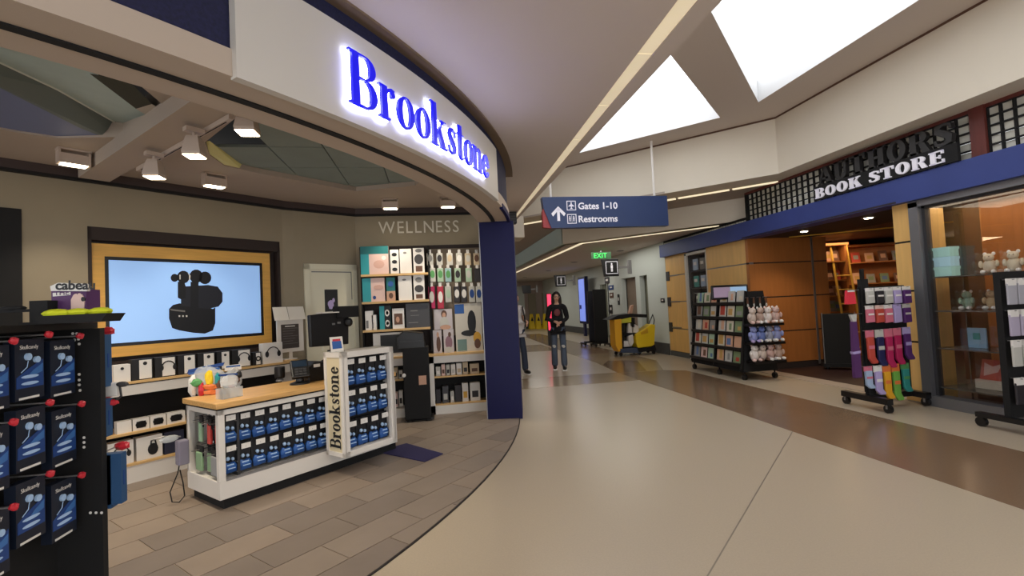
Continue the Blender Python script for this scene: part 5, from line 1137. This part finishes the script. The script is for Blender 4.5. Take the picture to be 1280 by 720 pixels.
# front end: hooks and three shelves of plush
m = MB().m(black)
for i in range(4):
    x = .1+.13*i; q = thing('hanging_trinket', f'small pale trinket hanging at the top of the gift trolley front, {ORD[i]} from the left', 'trinket', (5.30+.12+.12*i, 7.60, 1.44), 0, 'trinkets on the trolley front')
    MB().m(pale).blob((0,0,-.14), .018,.01,.03, 8, i, .3).build('charm', q); MB().m(brownp).slab([(-.02,-.11),(.02,-.11),(.012,0),(-.012,0)], 0, .006).build('strap', q); MB().m(metalstrip).tube([(0,-.02,0),(0,.1,0)], .004, 5).build('hook', q)
for z in (.3,.62,.94): m = MB().m(black); zz = .16*(1-(z-.2)/1.35) ; m.box((.06,-.26+.02,z),(.66,.04+lean(z)*.2,z+.04)); m.build('front_shelf', ra)
def plush(loc, rz, s, c1, c2, label, group):
    o = thing('plush_toy', label, 'plush toy', loc, rz, group)
    MB().m(c1).blob((0,0,.09*s), .07*s,.06*s,.09*s, 10, 1, .08).build('body', o, smooth=True)
    h_ = MB().m(c1).blob((0,-.02*s,.2*s), .055*s,.05*s,.05*s, 10, 2, .05).build('head', o, smooth=True)
    for dx in (-.04,.04): MB().m(c2).blob((dx*s,-.0,.245*s), .02*s,.012*s,.022*s, 8).build('ear', h_, smooth=True)
    for dx in (-.018,.018): MB().m(black_p).blob((dx*s,-.066*s,.21*s), .006*s,.004*s,.006*s, 6).build('eye', h_)
    for dx in (-.05,.05): MB().m(c2).blob((dx*s,-.06*s,.025*s), .025*s,.045*s,.025*s, 8).build('foot', o, smooth=True)
    for dx in (-.075,.075): MB().m(c1).blob((dx*s,-.03*s,.12*s), .022*s,.03*s,.045*s, 8).build('arm', o, smooth=True)
cols_ = {.94: [(cm('plush_cream',(206,190,178)),pink_b,'cream'),(cm('plush_brown_white',(186,160,146)),white_p,'beige'),(cm('plush_white',(222,214,208)),pink_b,'white'),(cm('plush_rose',(200,168,160)),white_p,'rosy')],
         .62: [(cm('plush_periwinkle',(140,150,200)),lilac,'periwinkle'),(cm('plush_blue',(96,116,176)),white_p,'blue'),(cm('plush_grey_blue',(150,156,178)),white_p,'grey-blue'),(cm('plush_periwinkle',(140,150,200)),white_p,'pale blue')],
         .30: [(cm('plush_white',(222,214,208)),pink_b,'white'),(cm('plush_cream',(206,190,178)),brownp,'cream'),(cm('plush_rose',(200,168,160)),white_p,'rosy'),(cm('plush_brown_white',(186,160,146)),white_p,'beige')]}
for z, lst in cols_.items():
    for i, (c1, c2, nm) in enumerate(lst): plush((5.30+.13+.15*i, 7.53, z+.041), .6*(rnd.random()-.5), 1.12, c1, c2, f'{nm} plush toy on the {({.94:"top",.62:"middle",.3:"bottom"})[z]} trolley shelf, {ORD[i]} from the left', 'plush toys on the trolley front')
# ================================================================ rack B : sock stand
sb = thing('sock_stand', 'black wheeled stand hung with colourful socks in the book store doorway', 'display rack', (5.32,5.25,0))
m = MB().m(blackm); m.box((.02,.0,.12),(.12,.06,1.62)); m.box((.0,.03,.2),(.68,.05,1.52)); m.build('grid_panel', sb)
m = MB().m(black); m.box((-.05,-.30,.10),(.03,.36,.17)); m.box((.66,-.16,.10),(.74,.40,.17)); m.box((0,.02,.1),(.7,.09,.17)); m.build('base_bar', sb)
for (x, y) in ((-.01,-.27),(-.01,.32),(.70,-.12),(.70,.36)):
    m = MB().m(black); m.tube([(x-.022,y,.05),(x+.022,y,.05)], .05, 12); m.m(metalstrip); m.box((x-.03,y-.01,.05),(x+.03,y+.01,.11)); m.build('caster', sb)
m = MB().m(black); m.box((.05,.02,1.6),(.09,.05,1.75)); m.build('top_post', sb)
def sock(px, py0, py1, c1, c2, label, kind, w=.058, y0=5.17, name='sock_pack'):
    p = aY(px, py0, y0); h = p.z-aY(px, py1, y0).z
    o = thing(name, label, 'socks', (p.x, y0, p.z), 0, 'sock packs on the sock stand')
    MB().m(c2).box((-w,0,-h*.22),(w,.012,0)).build('header_card', o)
    m = MB().m(c1)
    if kind == 'long': m.slab([(-w*.8,-h*.2),(w*.8,-h*.2),(w*.8,-h*.8),(w*1.5,-h*.95),(w*1.3,-h),(w*.1,-h),(-w*.7,-h*.85)], -.015, .02)
    else: m.slab([(-w*.9,-h*.2),(w*.9,-h*.2),(w*.95,-h*.95),(-w*.95,-h*.98)], -.015, .02)
    m.build('sock', o, bevel=.008)
    m = MB().m(c2); m.box((-w*.7,-.018,-h*.55),(w*.7,-.015,-h*.45)); m.build('stripe', o)
    MB().m(metalstrip).tube([(0,-.03,-.01),(0,.1,-.01)], .004, 5).build('hook', o)
X5 = [1087,1099,1110,1121,1133]
navyc = cm('navy_cloth',(34,32,78)); pinkc = cm('pink_cloth',(206,110,130)); redc = cm('brick_red_cloth',(186,70,56)); viol = cm('violet_cloth',(84,40,104)); yel = cm('mustard_yellow_cloth',(226,164,34)); grn = cm('grass_green_cloth',(110,170,70)); ltb = cm('light_blue_cloth',(160,180,206))
for i, x in enumerate(X5):
    sock(x, 360-i*.6, 380, [pale,dk,pale,lilac,viol][i], white_p, f'{["white","black and white","pale grey","lilac","violet"][i]} sock pack in the top row of the sock stand', 'short')
for i, x in enumerate(X5):
    sock(x, 382-i*.6, 404, [pinkc,redc,pinkc,lilac,viol][i], [white_p,pink_b,white_p,lilac,pale][i], f'{["pink","red","rosy","lilac","dark violet"][i]} sock pack in the second row of the sock stand', 'short')
for i, x in enumerate(X5):
    sock(x, 413-i, [455,458,460,456,450][i], [redc,navyc,magenta,magenta,viol][i], [pinkc,pale,pinkc,pinkc,lilac][i], f'{["striped red","navy patterned","magenta","crimson","violet"][i]} long sock in the third row, {ORD[i]} from the post', 'long')
for i, x in enumerate(X5):
    sock(x-2, 458-i, [486,494,499,501,490][i], [ltb,lilac,yel,grn,tealp][i], [pinkc,white_p,orange,orange,green][i], f'{["pale blue","speckled lilac","mustard yellow","grass green","teal"][i]} long sock in the bottom row of the sock stand', 'long')
o = thing('red_tote', 'small red bag hanging high at the left of the sock stand', 'bag', tuple(aY(1062,363,5.2)), 0)
m = MB().m(cm('coral_bag',(220,50,66))); m.slab([(-.05,0),(.05,0),(.065,-.17),(-.07,-.17)], -.02, .02); m.build('bag', o); m = MB().m(white_p); m.box((-.05,-.022,-.02),(.05,.022,0)); m.build('rim', o); MB().m(metalstrip).tube([(0,0,0),(.2,.07,0)], .005, 5).build('hook', o)
o = thing('purple_scarf', 'long purple knitted item with pale top hanging at the left of the sock stand', 'scarf', tuple(aY(1066,393,5.2)), 0)
m = MB().m(pale); m.slab([(-.05,0),(.04,0),(.03,-.09),(-.02,-.09)], -.015, .015); m.build('white_top', o)
m = MB().m(purple); m.slab([(-.03,-.09),(.03,-.09),(.045,-.45),(.05,-.78),(-.05,-.78),(-.045,-.45)], -.02, .02); m.m(lilac); m.slab([(-.06,-.46),(.05,-.45),(.05,-.48),(-.05,-.49)], -.024, .024); m.build('knit', o); MB().m(metalstrip).tube([(0,0,0),(.2,.07,0)], .005, 5).build('hook', o)
# ================================================================ rack C at the right edge
rc = thing('sunglasses_stand', 'dark wheeled stand with clear hanging packs at the right edge by the shop window', 'display rack', (5.62,3.95,0))
m = MB().m(blackm); m.box((.0,.0,.14),(.5,.06,1.6)); m.m(black); m.box((-.04,-.25,.10),(.04,.3,.15)); m.box((.45,-.25,.1),(.53,.3,.15)); m.build('frame', rc)
for (x, y) in ((0,-.22),(0,.27),(.49,-.22),(.49,.27)): m = MB().m(black); m.tube([(x-.022,y,.05),(x+.022,y,.05)], .05, 12); m.build('caster', rc)
for r in range(4):
    for c in range(4):
        z = [1.53,1.22,.92,.55][r]; q = thing('hanging_pouch', f'{["clear grey","pale violet","white","black and white"][r]} pouch on the right edge stand, {["top","second","third","bottom"][r]} row, {ORD[c]} from the left', 'accessory pouch', (5.65+.13*c, 3.87, z), 0, 'pouches on the right edge stand')
        cmn = [cm('frost_grey_pack',(170,168,176)), cm('frost_violet_pack',(176,166,186)), pale, dk][r]
        MB().m(cmn).box((-.055,0,-.26),(.055,.02,-.05)).build('pouch', q, bevel=.006); MB().m(white_p).box((-.05,-.002,-.07),(.05,.022,0)).build('header_card', q); MB().m(metalstrip).tube([(0,-.02,-.01),(0,.1,-.01)], .004, 5).build('hook', q)
# ================================================================ window display
wd = thing('window_shelving', 'four thin shelves on posts inside the large book store window', 'shelf unit', (6.18,3.0,0))
for z in (1.60,1.18,.72,.24): MB().m(mat('smoked_shelf',(90,84,76),.2)).box((0,.0,z-.015),(.5,2.1,z)).build('shelf', wd)
for x in (.02,.48):
    for y in (.02,1.05,2.08): MB().m(black).tube([(x,y,.006),(x,y,2.0)], .01, 6).build('post', wd)
for i, (y, z, c_, n_) in enumerate([(4.95,1.602,cm('mint_reflection',(170,214,204)),'lower mint'),(4.95,1.722,cm('pale_aqua_reflection',(176,216,226)),'middle aqua'),(4.95,1.842,cm('mint_reflection',(170,214,204)),'top mint')]):
    q = thing('reflection_block', f'{n_} block built for a glass reflection at the left of the shop window', 'reflection block', (6.20,y,z), RB); MB().m(c_).box((-.1,0,0),(.1,.13,.1)).build('carton', q, bevel=.004); MB().m(c_).box((-.105,-.004,.085),(.105,.134,.118)).build('block_cap', q)  # solid pale blocks stand in for a reflection in the window glass
for i in range(5):
    plush((6.45, 4.62-.24*i, 1.602), RB+.3, .95, cm('plush_oat',(200,186,160)), white_p, f'oatmeal plush toy on the top window shelf, {ORD[i]} from the left', 'plush toys on the top window shelf')
for i, (c1,n_) in enumerate([(cm('plush_sage',(130,160,140)),'sage'),(cm('plush_tan',(190,160,120)),'tan'),(cm('plush_oat',(200,186,160)),'oatmeal')]):
    plush((6.45, 4.88-.26*i, 1.182), RB, .9, c1, white_p, f'{n_} plush toy on the second window shelf', 'plush toys on the second window shelf')
def wthing(name, y, z, label, cat, parts):
    q = thing(name, label, cat, (6.42, y, z), RB)
    for nm, mt_, a, b in parts: MB().m(mt_).box(a, b).build(nm, q, bevel=.003)
wthing('picture_book', 4.8, .722, 'pale blue picture book tilted on the third window shelf', 'book', [('cover', cm('pale_blue_cover',(140,180,206)), (-.1,0,0),(.1,.02,.24)), ('cover_print', tealp, (-.04,-.002,.1),(.04,0,.18))])
for i in range(3): plush((6.45, 4.45-.2*i, .722), RB, .85, [cm('plush_sage',(130,160,140)),cm('plush_oat',(200,186,160)),cm('plush_mint',(170,200,190))][i], white_p, f'{["sage","oatmeal","mint"][i]} plush toy on the third window shelf', 'plush toys on the third window shelf')
for i in range(4): wthing('storybook', 4.72, .242+.027*i, f'cream storybook, {["bottom","second","third","top"][i]} of the stack on the lowest window shelf', 'book', [('cover', covers[0], (-.14,0,0),(.14,.2,.025))])
q = thing('pop_up_book', 'red patterned picture book standing on the stack in the shop window', 'book', (6.44,4.70,.352), RB)
MB(Matrix.Rotation(-.25,4,'X')).m(cm('brick_red_cover',(186,84,70))).box((-.12,0,0),(.12,.03,.24)).build('cover', q); MB(Matrix.Rotation(-.25,4,'X')).m(pink_b).slab([(-.08,.04),(.06,.1),(.09,.2),(0,.16),(-.09,.2)], -.002, 0).build('cover_print', q)
for i in range(3): plush((6.45, 4.28-.22*i, .242), RB, .9, [ltb,cm('plush_white',(222,214,208)),yel][i], white_p, f'{["pale blue","white","mustard"][i]} plush toy on the lowest window shelf', 'plush toys on the lowest window shelf')
o = thing('table_lamp', 'amber glowing lampshade deep inside the shop window', 'lamp', (8.0,5.05,0))
p = aX(1252,305,8.0) if 0 else None
m = MB().m(mat('amber_lamp_shade',(255,190,80),.5,emit=2.2)); m.lathe((0,0,1.75), [(.22,0),(.14,.22)], 16); m.build('lamp_shade', o); m = MB().m(brownp); m.lathe((0,0,.75), [(.1,0),(.03,.05),(.05,.4),(.02,1.0)], 12); m.build('base', o)
o2 = thing('lamp_table', 'small dark table carrying the amber lamp', 'table', (8.0,5.05,0)); m = MB().m(darkwood); m.lathe((0,0,0), [(.2,0),(.04,.04),(.04,.7),(.3,.72),(.3,.75)], 16); m.build('tabletop', o2)
for i in range(4):
    q = thing('patterned_bundle', f'{["pink","cream","mauve","grey"][i]} folded bundle behind the plush toys, {["top","second","third","lowest"][i]} window shelf', 'cloth bundle', (6.55, 3.9-.05*i, [1.602,1.182,.722,.242][i]), RB)
    MB().m([pink_b,covers[0],cm('mauve_cloth',(150,110,130)),greyp][i]).blob((0,.02,.07), .22,.08,.07, 12, i, .25).build('cloth', q); MB().m(white_p).box((-.04,-.065,.05),(.04,-.06,.09)).build('care_label', q)
# slim window contents
for i in range(6):
    q = thing('magazine', f'{["pale blue","grey","teal"][i%3]} magazine in the slim window, {ORD[i]} from the top', 'magazine', (6.18, 10.6-.3*(i % 2), 2.15-.4*(i//2)), RB, 'magazines in the slim window')
    MB().m([ltb,greyp,tealp][i % 3]).box((0,0,-.02),(.2,.02,.24)).build('cover', q); MB().m(white_p).box((.03,-.002,.1),(.15,0,.17)).build('cover_print', q)
# ================================================================ FAR CORRIDOR THINGS
jy = 12.35
def gj(px, py, y=None): p = aY(px, py, y or jy); return p.x, p.z
o = thing('janitor_cart', 'yellow and black janitor cart with bucket parked against the white wall', 'cleaning cart', (0, jy, 0))
def sl(nm, mt_, pts, d0, d1, bevel=.01): return MB().m(mt_).slab([gj(*q) for q in pts][::-1], d0, d1).build(nm, o, bevel=bevel)
sl('yellow_bag', cm('amber_yellow_bag',(240,176,30)), [(767,400),(776,398),(777,436),(773,440),(769,432)], -.05, .35)
sl('tray_top', blackm, [(760,400),(772,394),(788,392),(808,393),(808,397),(790,396),(776,399)], -.05, .45)
sl('yellow_box', cm('lime_label',(206,206,60)), [(777,397),(789,396),(789,403),(777,404)], -.02, .3)
sl('frame', blackm, [(776,404),(780,404),(780,440),(776,440)], .0, .4); sl('frame', blackm, [(788,397),(794,397),(794,410),(788,408)], .02, .4)
sl('shelf', blackm, [(776,416),(797,416),(797,420),(776,420)], .0, .4); sl('back_panel', cm('dark_olive_panel',(70,66,50)), [(776,404),(800,404),(800,436),(776,436)], .3, .33)
sl('white_bottle', white_p, [(786,404),(790,404),(791,418),(785,418)], .02, .12); sl('white_bottle', white_p, [(792,404),(799,408),(799,419),(791,419)], .02, .12)
sl('white_rag', white_p, [(785,420),(791,418),(792,428),(789,433),(786,430)], -.02, .1); sl('white_bag', white_p, [(776,427),(788,426),(790,433),(777,434)], .02, .3)
sl('base', cm('slate_blue_plastic',(60,72,96)), [(774,436),(802,434),(804,439),(800,441),(776,441)], -.06, .42)
sl('bucket', yellow, [(793,418),(813,405),(817,406),(816,430),(812,434),(796,435),(794,430)], -.1, .25); sl('wringer', cm('golden_wringer',(214,164,30)), [(799,415),(807,410),(808,416),(799,418)], -.13, -.1)
sl('bucket_base', blackm, [(795,434),(817,431),(819,438),(797,440)], -.1, .25)
m = MB().m(darkgrey); m.tube([(*gj(812,408),)[0:1]+(0.1,)+(gj(812,408)[1],), (gj(818,393)[0],.1,gj(818,393)[1]), (gj(820,400)[0],.1,gj(820,400)[1]), (gj(818,412)[0],.1,gj(818,412)[1])], .015, 6); m.build('wringer_handle', o)
m = MB().m(skinp); m.slab([gj(788,392),gj(792,392),gj(794,381),gj(791,382)], .1, .2); m.build('spray_head', o)
for px in (776,799,817):
    x = gj(px,440)[0]
    for y in (0,.35): m = MB().m(black); m.tube([(x,y-.015,.05),(x,y+.015,.05)], .05, 10); m.m(metalstrip); m.tube([(x,y,.05),(x,y,.14)], .012, 6); m.build('caster', o)
# rolling black partitions
py_ = 15.2
o = thing('rolling_partition', 'tall black rolling partition panel nearer the cleaning cart', 'partition', (0, py_, 0))
a = aY(741,362,py_); b = aY(757,430,py_)
m = MB().m(blackm); m.box((a.x,0,.15),(b.x+.1,.06,a.z)); m.build('panel', o); m = MB().m(black); m.box((a.x-.1,-.25,.06),(a.x-.03,.3,.12)); m.box((a.x-.1,.0,.1),(b.x+.1,.05,.16)); m.box((b.x+.05,-.25,.06),(b.x+.1,.3,.12)); m.build('base', o)
for x in (a.x-.07,b.x+.07):
    for y in (-.22,.27): m = MB().m(black); m.tube([(x-.015,y,.04),(x+.015,y,.04)], .04, 8); m.build('caster', o)
o = thing('rolling_partition', 'second black rolling partition just behind the first, toward the blue screen', 'partition', (0, 15.8, 0))
a = aY(734,364,15.8); b = aY(749,430,15.8)
m = MB().m(mat('charcoal_blue_panel',(34,36,48))); m.box((a.x,0,.15),(b.x,.06,a.z)); m.build('panel', o); m = MB().m(black); m.box((a.x-.25,-.2,.06),(a.x-.18,.3,.12)); m.box((a.x-.2,0,.1),(b.x,.05,.16)); m.box((b.x-.05,-.2,.06),(b.x,.3,.12)); m.build('base', o)
for x in (a.x-.22,b.x-.03):
    for y in (-.17,.27): m = MB().m(black); m.tube([(x-.015,y,.04),(x+.015,y,.04)], .04, 8); m.build('caster', o)
# advertising screen
o = thing('advertising_screen', 'tall lit blue advertising screen with a navy case on the corridor wall', 'screen', (0,0,0)); X_ = 6.55
a = aX(722,348,X_); b = aX(734,412,X_); m = MB().m(mat('navy_case',(22,26,70),.4)); y0_, y1_ = b.y, a.y; zt_ = a.z; zb_ = aX(728,410,X_).z
m.box((X_,y0_,.55),(X_+.15,y1_,2.62)); m.build('case', o)
m = MB().m(mat('screen_periwinkle',(120,140,225),.3,emit=.75)); m.box((X_-.01,y0_+.1,.66),(X_,y1_-.1,2.52)); s_ = m.build('screen', o)
m = MB().m(mat('screen_indigo',(60,60,150),.4)); m.box((X_-.013,y0_+.6,1.2),(X_-.01,y0_+.85,1.38)); m.build('screen_image', s_); m = MB().m(mat('navy_case',(22,26,70),.4)); m.box((X_+.02,(y0_+y1_)/2-.1,0),(X_+.12,(y0_+y1_)/2+.1,.56)); m.build('stand', o)
# red lit panel
o = thing('red_light_panel', 'tall narrow glowing red panel behind the walking woman', 'lit sign', (0, 17.0, 0)); a = aY(683,368,17); b = aY(690,402,17)
m = MB().m(darkgrey); m.box((a.x,0,.0),(b.x+.02,.1,a.z+.03)); m.build('case', o); m = MB().m(mat('red_glow',(255,60,90),.4,emit=1.6)); m.box((a.x+.02,-.01,.55),(b.x,0,a.z)); m.build('lit_face', o)
for i, (px, n_) in enumerate([(665,'left'),(673,'middle'),(682,'right')]):
    p = aZ(px, 411, 0); o = thing('caution_stand', f'yellow caution stand at the corridor end, {n_} of three', 'caution sign', (p.x, p.y, 0), 0, 'yellow caution stands')
    m = MB().m(yellow); m.add([(-.17,-.25,0),(.17,-.25,0),(.1,0,.9),(-.1,0,.9)], [(0,1,2,3)]); m.add([(-.17,.25,0),(.17,.25,0),(.1,0.01,.9),(-.1,.01,.9)], [(3,2,1,0)]); m.box((-.1,-.02,.88),(.1,.03,.92)); m.build('folding_panel', o); MB().m(black_p).slab([(-.08,.5),(.08,.5),(0,.75)], -.2, -.17).build('warning_mark', o)
# small notices on the white wall
for i, (px0, py0, px1, py1, c_, n_) in enumerate([(756,347,762,354,dk,'dark round'),(761,357,767,362,deepblue,'dark blue'),(762,366,767,372,brownp,'brown'),(772,368,775,381,black_p,'tall black'),(762,381,766,392,black_p,'black lower'),(826,373,831,378,black_p,'small black card reader')]):
    Xp = 6.115; a = aX(px0, py0, Xp); b = aX(px1, py1, Xp); q = thing('wall_notice', f'{n_} notice on the white corridor wall', 'notice', (Xp, (a.y+b.y)/2, (a.z+b.z)/2), RB)
    w = max(.1, abs(a.y-b.y)); h = a.z-b.z; MB().m(c_).box((-w/2,-.012,-h/2),(w/2,0,h/2)).build('plate', q); MB().m(white_p).box((-w*.25,-.014,-h*.1),(w*.25,-.012,h*.2)).build('mark', q)
# ================================================================ PEOPLE
def skinmesh(name, pts, edges, parent, material, root=0, sub=1, sm=True):
    me = bpy.data.meshes.new(name); me.from_pydata([p[0] for p in pts], edges, []); o = bpy.data.objects.new(name, me); COL.objects.link(o)
    o.modifiers.new('skin', 'SKIN'); o.modifiers['skin'].use_smooth_shade = sm
    sv = me.skin_vertices[0].data
    for i, p in enumerate(pts): r = p[1]; sv[i].radius = r if isinstance(r, tuple) else (r, r); sv[i].use_root = (i == root)
    s_ = o.modifiers.new('sub', 'SUBSURF'); s_.levels = sub; s_.render_levels = sub
    bpy.context.view_layer.update()
    nm = bpy.data.meshes.new_from_object(o.evaluated_get(bpy.context.evaluated_depsgraph_get())); bpy.data.objects.remove(o)
    nm.materials.clear(); nm.materials.append(material); q = bpy.data.objects.new(name, nm); COL.objects.link(q); q.parent = parent; return q
def figure(loc, rz, H, label, top, topcol, legcol, shoe, handpos, longhair=True, glasses=False, stride=.0, bag=None, bodybulk=1.0):
    k = H/1.72; root = thing('person', label, 'person', loc, rz)
    def S3(p): return (p[0]*k, p[1]*k, p[2]*k)
    A = lambda *p: S3(p)
    (lx, ly, lz), (rx_, ry_, rz_) = handpos
    P_ = [(A(0,0,.93),(.13*k,.10*k)), (A(0,0,1.06),(.105*k,.085*k)), (A(0,.0,1.26),(.12*k,.085*k)), (A(0,.01,1.40),(.07*k,.055*k)), (A(0,0,1.47),.045*k), (A(0,-.01,1.53),.05*k), (A(0,-.015,1.59),(.07*k,.085*k)), (A(0,-.01,1.66),(.06*k,.07*k))]
    E_ = [(i,i+1) for i in range(7)]
    def add(pt, r, fr): P_.append((A(*pt), r*k)); E_.append((fr, len(P_)-1)); return len(P_)-1
    legs = []
    for s in (-1, 1):
        st_ = stride*s
        h = add((.09*s,0,.86),.075,0); kn = add((.10*s,-.03-st_*.5,.49),.05,h); an = add((.105*s,.02-st_,.09),.035,kn); add((.12*s,-.12-st_,.03),.03,an); legs.append((h,kn,an))
    arms = []
    for s, (hx, hy, hz) in ((-1,(lx,ly,lz)),(1,(rx_,ry_,rz_))):
        sh_ = add((.16*s,.01,1.38),.05,3); el_ = add((.22*s,.04,1.12),.036,sh_); wr = add((hx,hy,hz),.022,el_)
        d = Vector((-.6*s if hy < -.1 else .05*s, -.5 if hy < -.1 else -.1, -.4 if hy < -.1 else -1)).normalized()
        pm = add((hx+d.x*.05,hy+d.y*.05,hz+d.z*.05),.024,wr); side = Vector((0,.35,1)).normalized() if hy < -.1 else Vector((0,1,0))
        for f in range(4):
            o_ = side*((f-1.5)*.019); ln = [.065,.08,.074,.058][f]
            a1 = add((hx+d.x*.085+o_.x,hy+d.y*.085+o_.y,hz+d.z*.085+o_.z),.0085,pm); add((hx+d.x*(.085+ln*.6)+o_.x,hy+d.y*(.085+ln*.6)+o_.y,hz+d.z*(.085+ln*.6)+o_.z-.008),.0075,a1)
        th = side*.04; t1 = add((hx+d.x*.045+th.x,hy+d.y*.045+th.y-.01,hz+d.z*.045+th.z),.009,wr); add((hx+d.x*.085+th.x*1.1,hy+d.y*.085+th.y*1.1-.012,hz+d.z*.085+th.z*1.1),.008,t1)
        arms.append((sh_,el_,wr))
    skinmesh('body', P_, E_, root, skin)
    # top
    T = [(P_[0][0],(.165*k,.135*k)), (P_[1][0],(.13*k,.11*k)), (P_[2][0],(.15*k,.11*k)), (A(0,.01,1.41),(.085*k,.07*k)), (A(0,0,.85),(.19*k,.15*k))]; TE = [(0,1),(1,2),(2,3),(0,4)]
    for (a_,b_,c_) in arms:
        n = len(T); T += [(P_[a_][0],.072*k),(P_[b_][0],.055*k)]; TE += [(3,n),(n,n+1)]
        if top == 'long': v = Vector(P_[b_][0]).lerp(Vector(P_[c_][0]), .93); T.append((tuple(v),.042*k)); TE.append((n+1,n+2))
        else: T[-1] = (tuple(Vector(P_[a_][0]).lerp(Vector(P_[b_][0]), .6)), .062*k)
    skinmesh('sweater' if top == 'long' else 'shirt', T, TE, root, topcol)
    J = [(A(0,0,.92),(.12*k,.10*k))]; JE = []
    for (a_,b_,c_) in legs:
        n = len(J); J += [(P_[a_][0],.088*k),(P_[b_][0],.072*k),(tuple(Vector(P_[c_][0])+Vector((0,0,-.045*k))),.078*k)]; JE += [(0,n),(n,n+1),(n+1,n+2)]
    skinmesh('jeans', J, JE, root, legcol)
    for (a_,b_,c_) in legs:
        p = Vector(P_[c_][0]); m = MB().m(shoe); m.blob((p.x,p.y-.07*k,.05*k), .045*k,.125*k,.045*k, 12); sh2 = m.build('shoe', root, smooth=True); MB().m(white_p).box((p.x-.045*k,p.y-.19*k,.0),(p.x+.045*k,p.y+.05*k,.02*k)).build('sole', sh2)
    # head detail
    hz_ = 1.60*k
    m = MB().m(hairm); m.blob((0,.02*k,hz_+.03*k), .088*k,.095*k,.10*k, 14, 2, .06)
    if longhair:
        for s in (-1,1): m.blob((s*.075*k,.01*k,hz_-.10*k), .038*k,.05*k,.17*k, 10, 3+s, .25)
        m.blob((0,.06*k,hz_-.08*k), .09*k,.045*k,.17*k, 10, 8, .2)
    m.build('hair', root, smooth=True)
    m = MB().m(skin); m.blob((0,-.055*k,hz_-.01*k), .058*k,.048*k,.078*k, 12); m.blob((0,-.105*k,hz_-.015*k), .01*k,.014*k,.018*k, 8); m.build('face', root, smooth=True)
    for s in (-1,1): MB().m(white_p).blob((s*.024*k,-.098*k,hz_+.01*k), .010*k,.005*k,.006*k, 8).m(dk).blob((s*.024*k,-.102*k,hz_+.01*k), .005*k,.003*k,.005*k, 6).build('eye', root); MB().m(skin).blob((s*.07*k,-.01*k,hz_), .01*k,.02*k,.028*k, 8).build('ear', root)
    MB().m(cm('lip_pink',(170,80,80))).blob((0,-.098*k,hz_-.05*k), .022*k,.006*k,.006*k, 8).build('mouth', root)
    if glasses:
        m = MB().m(black_p)
        for s in (-1,1): m.tube([(s*.027*k+.02*k*math.cos(t*math.pi/5), -.108*k, hz_+.01*k+.015*k*math.sin(t*math.pi/5)) for t in range(11)], .0025*k, 5)
        m.tube([(-.008*k,-.11*k,hz_+.012*k),(.008*k,-.11*k,hz_+.012*k)], .0025*k, 5); m.build('eyeglasses', root)
    return root, k
wf = aZ(700,462,0); wh = aY(697,364.5,wf.y).z
jeans = mat('grey_blue_denim',(78,88,104),.8,bump=.2,scale=40); dkj = mat('dark_blue_denim',(40,48,66),.8)
fg, k = figure((wf.x,wf.y,0), -.25, min(wh,1.78), 'walking woman with long dark hair and glasses, black sweater, ripped grey-blue jeans', 'long', mat('black_knit',(18,16,20),.9), jeans, black, ((-.05,-.2,1.06),(.06,-.2,1.04)), True, True, .08)
MB().m(cm('dark_red_print',(110,40,44))).blob((0,-.115*k,1.26*k), .07*k,.012*k,.08*k, 14).build('sweater_print', fg)
for s in (-1,1): MB().m(pale).blob((s*.1*k,-.105*k-.04*s*k,.52*k), .04*k,.012*k,.03*k, 8, 2, .5).build('knee_rip', fg)
sf = aZ(655.5,467,0)
fg2, k = figure((sf.x-.13,sf.y,0), .35, 1.78, 'person in white shirt with black bag strap, half hidden by the blue post', 'short', mat('white_cotton',(206,200,196),.9), dkj, black, ((-.2,-.16,1.1),(.22,-.12,1.08)), False, False, .14)
m = MB().m(black); m.tube([(.10*k,-.12*k,1.42*k),(.13*k,-.14*k,1.2*k),(.15*k,-.12*k,1.0*k),(.17*k,0,.95*k),(.15*k,.12*k,1.1*k),(.1*k,.1*k,1.42*k)], .018, 6); m.build('bag_strap', fg2)
m = MB().m(black); m.box((-.13*k,.12*k,1.0*k),(.15*k,.24*k,1.4*k)); m.build('backpack', fg2, bevel=.03)
